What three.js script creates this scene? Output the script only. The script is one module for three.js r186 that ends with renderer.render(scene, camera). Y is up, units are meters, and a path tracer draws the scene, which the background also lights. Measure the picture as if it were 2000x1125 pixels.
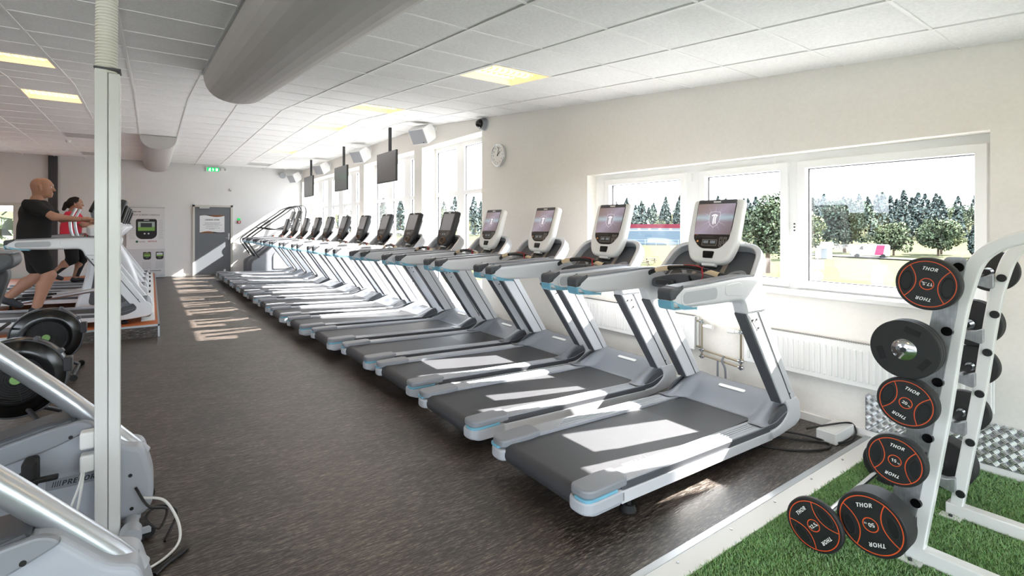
import * as THREE from 'three';
import { RoundedBoxGeometry } from 'three/addons/geometries/RoundedBoxGeometry.js';
import { mergeGeometries } from 'three/addons/utils/BufferGeometryUtils.js';
import { MarchingCubes } from 'three/addons/objects/MarchingCubes.js';
import { RectAreaLightUniformsLib } from 'three/addons/lights/RectAreaLightUniformsLib.js';

// ------------------------------------------------------------------ camera, sky, sun, exposure
const scene = new THREE.Scene();
const EYE = 1.423, YAW = 0.6095, FPX = 978.18;
const camera = new THREE.PerspectiveCamera((2 * Math.atan(562.5 / FPX) * 180) / Math.PI, 2000 / 1125, 0.05, 900);
camera.position.set(0, EYE, 0);
camera.lookAt(Math.sin(YAW) * 10, EYE, -Math.cos(YAW) * 10);
camera.setViewOffset(2000, 1125, 21.7, 122.3, 2000, 1125);

const renderer = new THREE.WebGLRenderer({ antialias: true });
renderer.toneMapping = THREE.LinearToneMapping;
renderer.toneMappingExposure = 9.4;
renderer.shadowMap.enabled = true;
RectAreaLightUniformsLib.init();

scene.background = new THREE.Color(0.82, 0.91, 1.0);
scene.backgroundIntensity = 1.0;

const SUN = new THREE.Vector3(1, 0.715, 0.225).normalize();
const sun = new THREE.DirectionalLight(0xfffaf2, 6.3);
sun.name = 'sun';
sun.position.copy(SUN).multiplyScalar(60).add(new THREE.Vector3(0, 0, -8));
sun.target.position.set(0, 0, -8);
sun.castShadow = true;
Object.assign(sun.shadow.camera, { left: -30, right: 30, top: 30, bottom: -30, near: 1, far: 200 });
sun.shadow.mapSize.set(4096, 4096);
scene.add(sun, sun.target);

// ------------------------------------------------------------------ helpers
const M = 0.6;                                        // ceiling module
const SLOPE = 0.0951, XL0 = 2.7012 * M, ZK = -13.4079 * M, HF = EYE + 2.8777 * M, ZFAR = -16.75, XW = 3.93;
const slopeY = (z) => HF + (z < ZK ? 0 : -(z - ZK) * Math.tan(SLOPE));
let seedN = 7;
const rnd = () => { seedN = (seedN + 0x6d2b79f5) | 0; let t = Math.imul(seedN ^ (seedN >>> 15), 1 | seedN); t = (t + Math.imul(t ^ (t >>> 7), 61 | t)) ^ t; return ((t ^ (t >>> 14)) >>> 0) / 4294967296; };
const rr = (a, b) => a + (b - a) * rnd();
const taken = new Map();
const numbered = (n) => { const k = taken.get(n) ?? 0; taken.set(n, k + 1); return k ? n + '_' + String(k).padStart(3, '0') : n; };
const V3 = (x, y, z) => new THREE.Vector3(x, y, z);
function shadows(o) { o.castShadow = true; o.receiveShadow = true; return o; }
function part(parent, name, geometry, material, label) {
  const m = shadows(new THREE.Mesh(geometry, material)); m.name = name; parent.add(m);
  if (label) m.userData.label = label;
  return m;
}
function thing(name, label, category, pos = [0, 0, 0], turn = 0, group) {
  const g = new THREE.Group(); g.name = numbered(name); g.position.set(...pos); g.rotation.y = turn;
  g.userData = { label, category }; if (group) g.userData.group = group;
  scene.add(g); return g;
}
function solo(name, geometry, material, label, category, group) {
  const m = shadows(new THREE.Mesh(geometry, material)); m.name = numbered(name); m.userData = { label, category };
  if (group) m.userData.group = group;
  scene.add(m); return m;
}
function struct(name, geometry, material, label, category) {
  const m = geometry ? shadows(new THREE.Mesh(geometry, material)) : new THREE.Group();
  m.name = name; m.userData = { kind: 'structure', label, category }; scene.add(m); return m;
}
function dup(src, pos, label, turn = 0) {
  const c = src.clone(); c.name = numbered(src.name.replace(/_\d{3}$/, '')); c.position.set(...pos); c.rotation.y = turn;
  c.userData = { ...src.userData, label }; scene.add(c); return c;
}
const box = (w, h, d, x = 0, y = 0, z = 0) => new THREE.BoxGeometry(w, h, d).translate(x, y, z);
const rbox = (w, h, d, r = 0.01, x = 0, y = 0, z = 0, s = 2) => new RoundedBoxGeometry(w, h, d, s, Math.min(r, w / 2.01, h / 2.01, d / 2.01)).translate(x, y, z);
const span = (x0, x1, y0, y1, z0, z1, r = 0) => r ? rbox(Math.abs(x1 - x0), Math.abs(y1 - y0), Math.abs(z1 - z0), r, (x0 + x1) / 2, (y0 + y1) / 2, (z0 + z1) / 2) : box(Math.abs(x1 - x0), Math.abs(y1 - y0), Math.abs(z1 - z0), (x0 + x1) / 2, (y0 + y1) / 2, (z0 + z1) / 2);
const cyl = (r0, r1, h, seg = 20) => new THREE.CylinderGeometry(r0, r1, h, seg);
function join(list) {
  return mergeGeometries(list.map((g) => {
    const n = g.index ? g.toNonIndexed() : g;
    for (const k of Object.keys(n.attributes)) if (!['position', 'normal', 'uv'].includes(k)) n.deleteAttribute(k);
    if (!n.attributes.normal) n.computeVertexNormals();
    if (!n.attributes.uv) n.setAttribute('uv', new THREE.Float32BufferAttribute(new Float32Array(n.attributes.position.count * 2), 2));
    return n;
  }));
}
// polygon with rounded corners; points [x, y, r]
function rpoly(pts, r0 = 0) {
  const s = new THREE.Shape(), n = pts.length;
  for (let i = 0; i < n; i++) {
    const p = pts[i], a = pts[(i + n - 1) % n], b = pts[(i + 1) % n], r = p[2] ?? r0;
    const la = Math.hypot(a[0] - p[0], a[1] - p[1]), lb = Math.hypot(b[0] - p[0], b[1] - p[1]), k = Math.min(r, la * 0.49, lb * 0.49);
    const A = [p[0] + ((a[0] - p[0]) / la) * k, p[1] + ((a[1] - p[1]) / la) * k], B = [p[0] + ((b[0] - p[0]) / lb) * k, p[1] + ((b[1] - p[1]) / lb) * k];
    if (i === 0) s.moveTo(...A); else s.lineTo(...A);
    if (k > 0) s.quadraticCurveTo(p[0], p[1], B[0], B[1]);
  }
  s.closePath(); return s;
}
function extr(shape, z0, z1, bevel = 0.004, seg = 2) {
  const b = Math.min(bevel, Math.abs(z1 - z0) * 0.45);
  const g = new THREE.ExtrudeGeometry(shape, { depth: Math.abs(z1 - z0) - 2 * b, bevelEnabled: b > 0, bevelSize: b, bevelThickness: b, bevelOffset: -b, bevelSegments: seg, curveSegments: 8 });
  return g.translate(0, 0, Math.min(z0, z1) + b);
}
// plan shape with points (x, -z), raised from y0 to y1
const extrY = (shape, y0, y1, bevel = 0.003) => extr(shape, y0, y1, bevel).rotateX(-Math.PI / 2);
// profile in (z, y) swept along x from x0 to x1
const extrX = (shape, x0, x1, bevel = 0.003) => extr(shape, -x1, -x0, bevel).rotateY(-Math.PI / 2).scale(1, 1, 1);
const tube = (pts, r, seg = 24, rad = 8, closed = false, tension = 0.5) => new THREE.TubeGeometry(new THREE.CatmullRomCurve3(pts.map((p) => V3(...p)), closed, 'catmullrom', tension), seg, r, rad, closed);
const rod = (a, b, r, seg = 10) => { const A = V3(...a), B = V3(...b), d = B.clone().sub(A), g = cyl(r, r, d.length(), seg); g.applyQuaternion(new THREE.Quaternion().setFromUnitVectors(V3(0, 1, 0), d.normalize())); return g.translate((A.x + B.x) / 2, (A.y + B.y) / 2, (A.z + B.z) / 2); };
function grid(nu, nv, f) {   // f(u, v) -> [x, y, z]
  const pos = [], uv = [], idx = [];
  for (let j = 0; j <= nv; j++) for (let i = 0; i <= nu; i++) { pos.push(...f(i / nu, j / nv)); uv.push(i / nu, j / nv); }
  for (let j = 0; j < nv; j++) for (let i = 0; i < nu; i++) { const a = j * (nu + 1) + i; idx.push(a, a + 1, a + nu + 2, a, a + nu + 2, a + nu + 1); }
  const g = new THREE.BufferGeometry(); g.setAttribute('position', new THREE.Float32BufferAttribute(pos, 3)); g.setAttribute('uv', new THREE.Float32BufferAttribute(uv, 2)); g.setIndex(idx); g.computeVertexNormals(); return g;
}
const smooth = (a, b, x) => { const t = Math.min(1, Math.max(0, (x - a) / (b - a))); return t * t * (3 - 2 * t); };

// ------------------------------------------------------------------ materials
const std = (color, roughness = 0.6, metalness = 0, more = {}) => new THREE.MeshStandardMaterial({ color, roughness, metalness, ...more });
const phys = (o) => new THREE.MeshPhysicalMaterial(o);
function canvasTex(w, h, draw, repeat = false) {
  const c = document.createElement('canvas'); c.width = w; c.height = h; draw(c.getContext('2d'), w, h);
  const t = new THREE.CanvasTexture(c); t.colorSpace = THREE.SRGBColorSpace; if (repeat) t.wrapS = t.wrapT = THREE.RepeatWrapping; t.anisotropy = 8; return t;
}
function noiseTex(n, f, srgb = true) {   // f(x, y) -> [r, g, b] 0..255
  const d = new Uint8Array(n * n * 4);
  for (let y = 0; y < n; y++) for (let x = 0; x < n; x++) { const c = f(x, y), o = (y * n + x) * 4; d[o] = c[0]; d[o + 1] = c[1]; d[o + 2] = c[2]; d[o + 3] = 255; }
  const t = new THREE.DataTexture(d, n, n); t.magFilter = THREE.LinearFilter; t.minFilter = THREE.LinearMipmapLinearFilter; t.generateMipmaps = true; t.wrapS = t.wrapT = THREE.RepeatWrapping; if (srgb) t.colorSpace = THREE.SRGBColorSpace; t.needsUpdate = true; return t;
}
// wrapped value noise with its own cell size in x and y
function valueNoise(n, cx, cy) {
  const gx = Math.round(n / cx), gy = Math.round(n / cy), v = Array.from({ length: gx * gy }, rnd);
  return (x, y) => { const fx = x / cx, fy = y / cy, ix = Math.floor(fx), iy = Math.floor(fy), tx = fx - ix, ty = fy - iy, s = tx * tx * (3 - 2 * tx), t = ty * ty * (3 - 2 * ty); const at = (i, j) => v[(((j % gy) + gy) % gy) * gx + (((i % gx) + gx) % gx)]; return (at(ix, iy) * (1 - s) + at(ix + 1, iy) * s) * (1 - t) + (at(ix, iy + 1) * (1 - s) + at(ix + 1, iy + 1) * s) * t; };
}
const floorTex = (() => { const n = 1024, a = valueNoise(n, 32, 4), b = valueNoise(n, 16, 2), c = valueNoise(n, 64, 8), d = valueNoise(n, 128, 128), e = valueNoise(n, 8, 2);
  return noiseTex(n, (x, y) => { const k = 0.42 * a(x, y) + 0.34 * b(x, y) + 0.24 * e(x, y); let s = Math.pow(Math.min(1, Math.max(0, (k - 0.22) / 0.6)), 1.6); s = s * 0.9 + 0.1 * c(x, y); const w = 0.9 + 0.2 * d(x, y); return [(34 + 104 * s) * w, (30 + 96 * s) * w, (28 + 89 * s) * w]; }); })();
const floorBump = (() => { const n = 512, b = valueNoise(n, 16, 2), a = valueNoise(n, 4, 4); return noiseTex(n, (x, y) => { const k = 255 * (0.6 * b(x, y) + 0.4 * a(x, y)); return [k, k, k]; }, false); })();
const turfTex = (() => { const n = 512, a = valueNoise(n, 4, 4), b = valueNoise(n, 2, 2), c = valueNoise(n, 64, 64); return noiseTex(n, (x, y) => { const k = 0.5 * a(x, y) + 0.5 * b(x, y), w = 0.85 + 0.3 * c(x, y); return [(38 + 62 * k) * w, (66 + 74 * k) * w, (26 + 44 * k) * w]; }); })();
const tileTex = (() => { const n = 256, a = valueNoise(n, 4, 4), b = valueNoise(n, 2, 2), c = valueNoise(n, 64, 64); return noiseTex(n, (x, y) => { const k = 0.5 * a(x, y) + 0.3 * b(x, y) + 0.2 * c(x, y), g = 224 + 22 * k; return [g, g, g - 1]; }); })();
const wallTex = (() => { const n = 512, a = valueNoise(n, 4, 4), c = valueNoise(n, 128, 128); return noiseTex(n, (x, y) => { const g = 238 + 8 * (0.5 * a(x, y) + 0.5 * c(x, y)); return [g, g - 1, g - 3]; }); })();
const paintBump = (() => { const n = 256, a = valueNoise(n, 4, 4), b = valueNoise(n, 8, 8); return noiseTex(n, (x, y) => { const k = 255 * (0.5 * a(x, y) + 0.5 * b(x, y)); return [k, k, k]; }, false); })();
const steelTex = (() => { const n = 512, a = valueNoise(n, 2, 64), b = valueNoise(n, 64, 64), c = valueNoise(n, 16, 16); return noiseTex(n, (x, y) => { const k = 0.3 * a(x, y) + 0.4 * b(x, y) + 0.3 * c(x, y), g = 130 + 60 * k; return [g, g + 2, g + 4]; }); })();
const grassTex = (() => { const n = 512, a = valueNoise(n, 8, 8), b = valueNoise(n, 64, 64), c = valueNoise(n, 2, 2); return noiseTex(n, (x, y) => { const k = 0.4 * a(x, y) + 0.4 * b(x, y) + 0.2 * c(x, y); return [48 + 30 * k, 51 + 28 * k, 34 + 20 * k]; }); })();
const clone = (t, rx, ry) => { const c = t.clone(); c.repeat.set(rx, ry); c.needsUpdate = true; return c; };
const mat = {
  floor: std(0xffffff, 0.36, 0, { map: clone(floorTex, 0.9, 0.9), bumpMap: clone(floorBump, 1.6, 1.6), bumpScale: 0.0006 }),
  turf: std(0xffffff, 0.95, 0, { map: clone(turfTex, 2.2, 2.2) }),
  blade: std(0x4f7a35, 0.85),
  wall: std(0xf1f1f3, 0.8, 0, { map: clone(wallTex, 0.5, 0.5), bumpMap: clone(paintBump, 3, 3), bumpScale: 0.0005 }),
  wallBeige: std(0xfaf7f2, 0.8, 0, { map: clone(wallTex, 0.5, 0.5), bumpMap: clone(paintBump, 3, 3), bumpScale: 0.0005 }),
  tile: std(0xffffff, 0.95, 0, { map: clone(tileTex, 1.6, 1.6) }),
  gridBar: std(0xe9e9e7, 0.5),
  white: std(0xe8e8e6, 0.35), whiteMatt: std(0xe6e6e4, 0.6), whiteGloss: std(0xe2e2e0, 0.2),
  frame: std(0xf3f4f4, 0.3),
  silver: std(0xc4c6ca, 0.32, 0.35), silverLight: std(0xd4d6da, 0.34, 0.15), silverTube: std(0xb9bcc1, 0.28, 0.75),
  alu: std(0xb6babd, 0.34, 0.85), chrome: std(0xd6d8da, 0.12, 1), steel: std(0xffffff, 0.4, 0.65, { map: clone(steelTex, 2, 2) }),
  grey: std(0x84878d, 0.45), greyLight: std(0xaeb1b7, 0.45), greyDark: std(0x4a4c51, 0.5), hood: std(0x7d8189, 0.38), rail: std(0x9c9fa5, 0.42),
  charcoal: std(0x2b2c2f, 0.5), black: std(0x141415, 0.45), blackGloss: std(0x0d0d0e, 0.16), rubber: std(0x1b1b1c, 0.8), rubberRib: std(0x222223, 0.62),
  blue: std(0x74aec6, 0.35), red: std(0xb01722, 0.5), beige: std(0xcdb795, 0.5), orange: std(0xe0531c, 0.5),
  door: std(0x6a6e74, 0.42), doorFrame: std(0xc9c6bf, 0.4, 0.3), wood: std(0xb5602c, 0.5), darkCol: std(0x3b3c40, 0.6), duct: std(0xb7b3b0, 0.7),
  brass: std(0xa79a83, 0.3, 0.8), glass: phys({ color: 0xffffff, roughness: 0.0, transmission: 1, thickness: 0, ior: 1.45 }),
  skin: std(0xa97c66, 0.55), shirtBlack: std(0x121214, 0.85), shirtPink: std(0xe8384f, 0.8), hair: std(0x1a1412, 0.7), shoe: std(0x2a2c33, 0.7),
  hose: std(0xe8e6dc, 0.5), exitGreen: std(0x0d8a45, 0.4, 0, { emissive: 0x0d8a45, emissiveIntensity: 0.25 }),
};

// ------------------------------------------------------------------ the room
const XLEFT = -6.2, ZBACK = 4.4, TOP = 3.45;
struct('floor', (() => { const g = new THREE.BoxGeometry(XW - XLEFT + 0.4, 0.25, ZBACK - ZFAR + 0.4).translate((XW + XLEFT) / 2, -0.125, (ZBACK + ZFAR) / 2); const p = g.attributes.position, uv = g.attributes.uv; for (let i = 0; i < p.count; i++) uv.setXY(i, p.getX(i), p.getZ(i)); return g; })(), mat.floor, 'dark brown grey streaked vinyl floor of the gym', 'floor');
function planUV(g, ax, ay) { const p = g.attributes.position, uv = g.attributes.uv; for (let i = 0; i < p.count; i++) uv.setXY(i, p.getComponent(i, ax), p.getComponent(i, ay)); return g; }
function holed(outer, holes) {
  const s = new THREE.Shape(outer.map((p) => new THREE.Vector2(...p)));
  for (const [a0, a1, b0, b1] of holes) s.holes.push(new THREE.Path([[a0, b0], [a0, b1], [a1, b1], [a1, b0]].map((p) => new THREE.Vector2(...p))));
  return s;
}
const WT = 0.34;                                     // outer wall thickness
const W1 = [-3.97, -0.746, 0.93, 1.97];
const BAYS = [[-8.07, -6.11, 0.2, 2.79], [-11.02, -8.39, 0.2, 2.79], [-16.66, -11.32, 0.2, 2.79]];
{
  const s = holed([[ZFAR - 0.3, 0], [ZBACK, 0], [ZBACK, TOP], [ZFAR - 0.3, TOP]], [W1, ...BAYS]);
  const g = planUV(extrX(s, XW, XW + WT, 0), 2, 1);
  struct('wall_right', g, mat.wallBeige, 'pale painted wall with one wide window and tall window bays', 'wall');
}
{
  const s = holed([[XLEFT - 0.3, 0], [XW + 0.02, 0], [XW + 0.02, TOP], [XLEFT - 0.3, TOP]], [[-5.4, -2.36, 0.06, 1.98]]);
  const g = planUV(extr(s, ZFAR - 0.3, ZFAR, 0), 0, 1);
  struct('wall_far', g, mat.wall, 'white far wall with a grey door and an exit sign', 'wall');
}
{
  const s = holed([[ZFAR, 0], [ZBACK, 0], [ZBACK, TOP], [ZFAR, TOP]], [[-6.5, -4.5, 0.9, 2.2], [-2.5, 3.2, 0.5, 2.2]]);
  struct('wall_left', planUV(extrX(s, XLEFT - 0.3, XLEFT, 0), 2, 1), mat.wall, 'white wall with windows opposite the window bays', 'wall');
}
{
  const s = holed([[XLEFT - 0.3, 0], [XW + WT, 0], [XW + WT, TOP], [XLEFT - 0.3, TOP]], [[-5.6, -2.4, 0.35, 2.2], [-2.2, 0.7, 0.35, 2.2], [0.9, 3.7, 0.35, 2.2]]);
  struct('wall_back', planUV(extr(s, ZBACK, ZBACK + 0.3, 0), 0, 1), mat.wall, 'white wall with wide windows opposite the far wall', 'wall');
}
// ceiling: sloped near part, level far part, low level part behind the viewer
const ZLOW = ZK + 15 * M * Math.cos(SLOPE), YLOW = HF - 15 * M * Math.sin(SLOPE);
const CAMR = (x, y, z) => { const s = Math.sin(YAW), c = Math.cos(YAW), d = x * s - z * c, l = x * c + z * s; return d > 0.05 ? [978.27 + (FPX * l) / d, 440.24 - (FPX * (y - EYE)) / d] : [9999, 9999]; };
const inView = (x, y, z, pad = 60) => { const [u, v] = CAMR(x, y, z); return u > -pad && u < 2000 + pad && v > -pad && v < 1125 + pad; };
const LIT = { slope: [[1, 2], [1, 7], [1, 12], [-5, 2], [-5, 7], [-5, 12]], flat: [[1, 1], [1, 7], [-5, 1]] };
const UNLIT = { slope: [], flat: [[-5, 7], [-5, 12], [1, 12]] };
const isLamp = (kind, i, k) => [...LIT[kind], ...UNLIT[kind]].some(([a, b]) => a === i && b === k);
const I0 = -13, I1 = 3;
const tileGeo = planUV(new THREE.BoxGeometry(M - 0.006, 0.016, M - 0.006), 0, 2), edgeW = XW - (XL0 + I1 * M);
const tileGeoEdge = planUV(new THREE.BoxGeometry(edgeW - 0.004, 0.016, M - 0.006), 0, 2);
function ceilingPart(kind, name, label, rows) {
  const c = struct(name, null, null, label, 'ceiling'), rest = [];
  const slope = kind === 'slope', at = (t) => slope ? [HF - t * Math.sin(SLOPE), ZK + t * Math.cos(SLOPE)] : [HF, ZK - t];
  let n = 0;
  for (let k = 0; k < rows; k++) for (let i = I0; i <= I1; i++) {
    if (isLamp(kind, i, k)) continue;
    const edge = i === I1, w = edge ? edgeW : M, x = XL0 + i * M + w / 2, [y, z] = at((k + 0.5) * M);
    if (!slope && z - M / 2 < ZFAR - 0.05) continue;
    const lift = 0.014 + rr(0, 0.0015), g = edge ? tileGeoEdge : tileGeo;
    if (n < 300 && inView(x, y, z)) { const m = part(c, 'ceiling_tile', g, mat.tile); m.position.set(x, y + lift, z); if (slope) m.rotation.x = SLOPE; n++; }
    else { const q = g.clone(); if (slope) q.rotateX(SLOPE); rest.push(q.translate(x, y + lift, z)); }
  }
  if (rest.length) { const m = part(c, 'ceiling_tile_field', join(rest), mat.tile); m.userData.kind = 'stuff'; }
  const len = slope ? rows * M : ZK - ZFAR, mid = at(len / 2);
  for (let i = I0; i <= I1; i++) { const m = part(c, 'grid_bar', box(0.022, 0.03, len), mat.gridBar); m.position.set(XL0 + i * M, mid[0] + 0.015, mid[1]); if (slope) m.rotation.x = SLOPE; }
  for (let k = slope ? 0 : 1; k <= rows; k++) { const [y, z] = at(k * M); if (z < ZFAR) continue; const m = part(c, 'grid_bar', box(XW - XLEFT, 0.028, 0.016), mat.gridBar); m.position.set((XW + XLEFT) / 2, y + 0.0155, z); if (slope) m.rotation.x = SLOPE; }
  const deck = part(c, 'ceiling_deck', box(XW - XLEFT + 0.3, 0.06, len + 0.1), mat.whiteMatt); deck.position.set((XW + XLEFT) / 2, mid[0] + 0.16, mid[1]); if (slope) deck.rotation.x = SLOPE;
}
ceilingPart('slope', 'ceiling', 'sloping suspended ceiling of square white tiles', 15);
ceilingPart('flat', 'ceiling_001', 'level suspended ceiling of square white tiles towards the far wall', 15);
struct('ceiling_002', span(XLEFT, XW, YLOW, YLOW + 0.2, ZLOW - 0.05, ZBACK + 0.3), mat.whiteMatt, 'low level ceiling joining the sloping ceiling', 'ceiling');

// windows
function paneSet(name, label, X, z0, z1, y0, y1, panes, transom, sashDepth = 0.03) {
  const w = struct(name, null, null, label, 'window');
  const holes = []; for (const [a, b] of panes) if (transom) { holes.push([a, b, y0 + 0.06, transom[0]], [a, b, transom[1], y1 - 0.07]); } else holes.push([a, b, y0 + 0.07, y1 - 0.115]);
  part(w, 'window_frame', extrX(holed([[z0, y0], [z1, y0], [z1, y1], [z0, y1]], holes), X, X + 0.08, 0), mat.frame);
  for (const [a, b, c, d] of holes) {
    part(w, 'pane', span(X + 0.045, X + 0.049, c - 0.004, d + 0.004, a - 0.004, b + 0.004), mat.glass);
    const t = 0.006, rim = [span(X + 0.028, X + 0.045, c, c + t, a, b), span(X + 0.028, X + 0.045, d - t, d, a, b), span(X + 0.028, X + 0.045, c, d, a, a + t), span(X + 0.028, X + 0.045, c, d, b - t, b)];
    part(w, 'gasket', join(rim), mat.charcoal);
    if (sashDepth) part(w, 'sash', extrX(holed([[a - 0.055, c - 0.05], [b + 0.055, c - 0.05], [b + 0.055, d + 0.055], [a - 0.055, d + 0.055]], [[a + 0.001, b - 0.001, c + 0.001, d - 0.001]]), X - sashDepth, X + 0.03, 0.004), mat.frame);
  }
  return w;
}
const win1 = paneSet('window_1', 'wide white window of three panes above the radiators', 4.07, W1[0], W1[1], W1[2], W1[3], [[-3.76, -2.87], [-2.62, -1.965], [-1.785, -0.835]], null);
part(win1, 'window_sill', span(3.865, 4.075, 0.905, 0.939, W1[0] - 0.02, W1[1] + 0.02, 0.008), mat.whiteMatt);
part(win1, 'window_handle', join([span(4.025, 4.045, 1.38, 1.44, -1.925, -1.9, 0.006), span(4.005, 4.025, 1.33, 1.43, -1.922, -1.904, 0.006)]), mat.white);
for (const y of [1.385, 1.41, 1.435]) part(win1, 'vent_hole', cyl(0.006, 0.006, 0.004, 12).rotateZ(Math.PI / 2).translate(4.039, y, -1.858), mat.black);
for (const y of [1.86, 1.08]) part(win1, 'hinge', cyl(0.008, 0.008, 0.07, 10).translate(4.04, y, -2.745), mat.white);
paneSet('window_2', 'tall white window bay beside the wall clock', 4.2, BAYS[0][0], BAYS[0][1], 0.2, 2.79, [[-8.03, -7.3], [-7.06, -6.33]], [1.93, 1.995], 0);
paneSet('window_3', 'tall white window bay behind the nearest hanging television', 4.2, BAYS[1][0], BAYS[1][1], 0.2, 2.79, [[-10.98, -10.35], [-10.05, -9.42], [-9.12, -8.46]], [1.93, 1.995], 0);
paneSet('window_4', 'long white window bay next to the far wall', 4.2, BAYS[2][0], BAYS[2][1], 0.2, 2.79, [[-16.62, -15.8], [-15.36, -14.78], [-14.36, -13.76], [-13.36, -12.72], [-12.34, -11.6]], [1.93, 1.995], 0);
{
  const w = struct('window_5', null, null, 'glazed doors in the far wall behind the running man', 'window');
  const holes = [[-5.3, -4.5, 0.9, 1.9], [-4.3, -3.5, 0.9, 1.9], [-3.34, -2.76, 0.9, 1.9], [-2.6, -2.42, 0.9, 1.9]];
  part(w, 'window_frame', extr(holed([[-5.4, 0.06], [-2.36, 0.06], [-2.36, 1.98], [-5.4, 1.98]], holes), ZFAR - 0.14, ZFAR - 0.06, 0), mat.doorFrame);
  for (const [a, b, c, d] of holes) part(w, 'pane', span(a, b, c, d, ZFAR - 0.104, ZFAR - 0.1), mat.glass);
  part(w, 'door_handle', span(-2.7, -2.68, 1.0, 1.14, ZFAR - 0.06, ZFAR - 0.03, 0.004), mat.alu);
}
struct('trim_1', span(-2.1, -1.93, 0, HF + 0.01, ZFAR - 0.01, ZFAR + 0.12), mat.darkCol, 'dark grey steel column against the far wall', 'column');
struct('baseboard_right', span(XW - 0.012, XW + 0.005, 0, 0.055, -6.1, ZBACK, 0.003), mat.whiteMatt, 'low white skirting along the window wall', 'baseboard');
struct('baseboard_far', join([span(-1.93, 0.93, 0, 0.05, ZFAR - 0.004, ZFAR + 0.012), span(2.0, XW, 0, 0.05, ZFAR - 0.004, ZFAR + 0.012)]), mat.whiteMatt, 'low white skirting along the far wall', 'baseboard');
// the door
{
  const d = struct('door_1', null, null, 'grey steel door with a printed notice in the far wall', 'door');
  part(d, 'door_leaf', span(1.02, 1.925, 0.01, 1.955, ZFAR - 0.01, ZFAR + 0.02, 0.004), mat.door);
  part(d, 'door_frame', join([span(0.965, 1.02, 0, 2.01, ZFAR - 0.01, ZFAR + 0.05), span(1.925, 1.98, 0, 2.01, ZFAR - 0.01, ZFAR + 0.05), span(0.965, 1.98, 1.955, 2.01, ZFAR - 0.01, ZFAR + 0.05)]), mat.doorFrame);
  part(d, 'door_closer', span(1.13, 1.38, 1.905, 1.96, ZFAR + 0.02, ZFAR + 0.075, 0.006), mat.alu);
  const sign = canvasTex(512, 360, (c, w, h) => {
    c.fillStyle = '#e9eaec'; c.fillRect(0, 0, w, h);
    const wave = (y0, up, col, ph) => { c.fillStyle = col; c.beginPath(); c.moveTo(0, up ? 0 : h); for (let x = 0; x <= w; x += 8) c.lineTo(x, y0 + 16 * Math.sin((x / w) * Math.PI * 2 + ph)); c.lineTo(w, up ? 0 : h); c.closePath(); c.fill(); };
    wave(20, true, '#26221f', 3.6); c.fillStyle = '#8a4f1d'; c.beginPath(); c.moveTo(w * 0.5, 0); for (let x = w * 0.4; x <= w; x += 8) c.lineTo(x, 14 + 14 * Math.sin((x / w) * 6.28 + 3.6)); c.lineTo(w, 0); c.fill();
    wave(h - 20, false, '#7e4718', 2.6); c.fillStyle = '#26221f'; c.beginPath(); c.moveTo(w * 0.55, h); for (let x = w * 0.55; x <= w; x += 8) c.lineTo(x, h - 24 + 12 * Math.sin((x / w) * 6.28 + 2.6)); c.lineTo(w, h); c.fill();
    c.fillStyle = '#333'; c.textAlign = 'center'; c.font = 'bold 42px sans-serif'; c.fillText('LARMAD DÖRR', w / 2, 108);
    c.fillStyle = '#7d7f84'; [[150, 300], [172, 290], [194, 380], [222, 250], [256, 290], [280, 130]].forEach(([y, l]) => { for (let x = (w - l) / 2; x < (w + l) / 2 - 12; ) { const q = 12 + rnd() * 34; c.fillRect(x, y, q, 7); x += q + 7; } });
  });
  part(d, 'notice', span(1.14, 1.765, 1.2, 1.72, ZFAR + 0.02, ZFAR + 0.023), [mat.white, mat.white, mat.white, mat.white, std(0xffffff, 0.5, 0, { map: sign }), mat.white]);
  part(d, 'door_handle', join([span(1.86, 1.9, 0.99, 1.19, ZFAR + 0.02, ZFAR + 0.03, 0.008), rod([1.88, 1.05, ZFAR + 0.03], [1.88, 1.05, ZFAR + 0.07], 0.009), rod([1.885, 1.05, ZFAR + 0.07], [1.79, 1.05, ZFAR + 0.07], 0.009), cyl(0.016, 0.016, 0.015).rotateX(Math.PI / 2).translate(1.88, 1.15, ZFAR + 0.035)]), mat.chrome);
}
struct('wall_wing', span(5.35, 5.75, -4.6, 4.2, -0.84, 7), mat.wall, 'projecting end wall of the building beside the wide window', 'wall');
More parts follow.
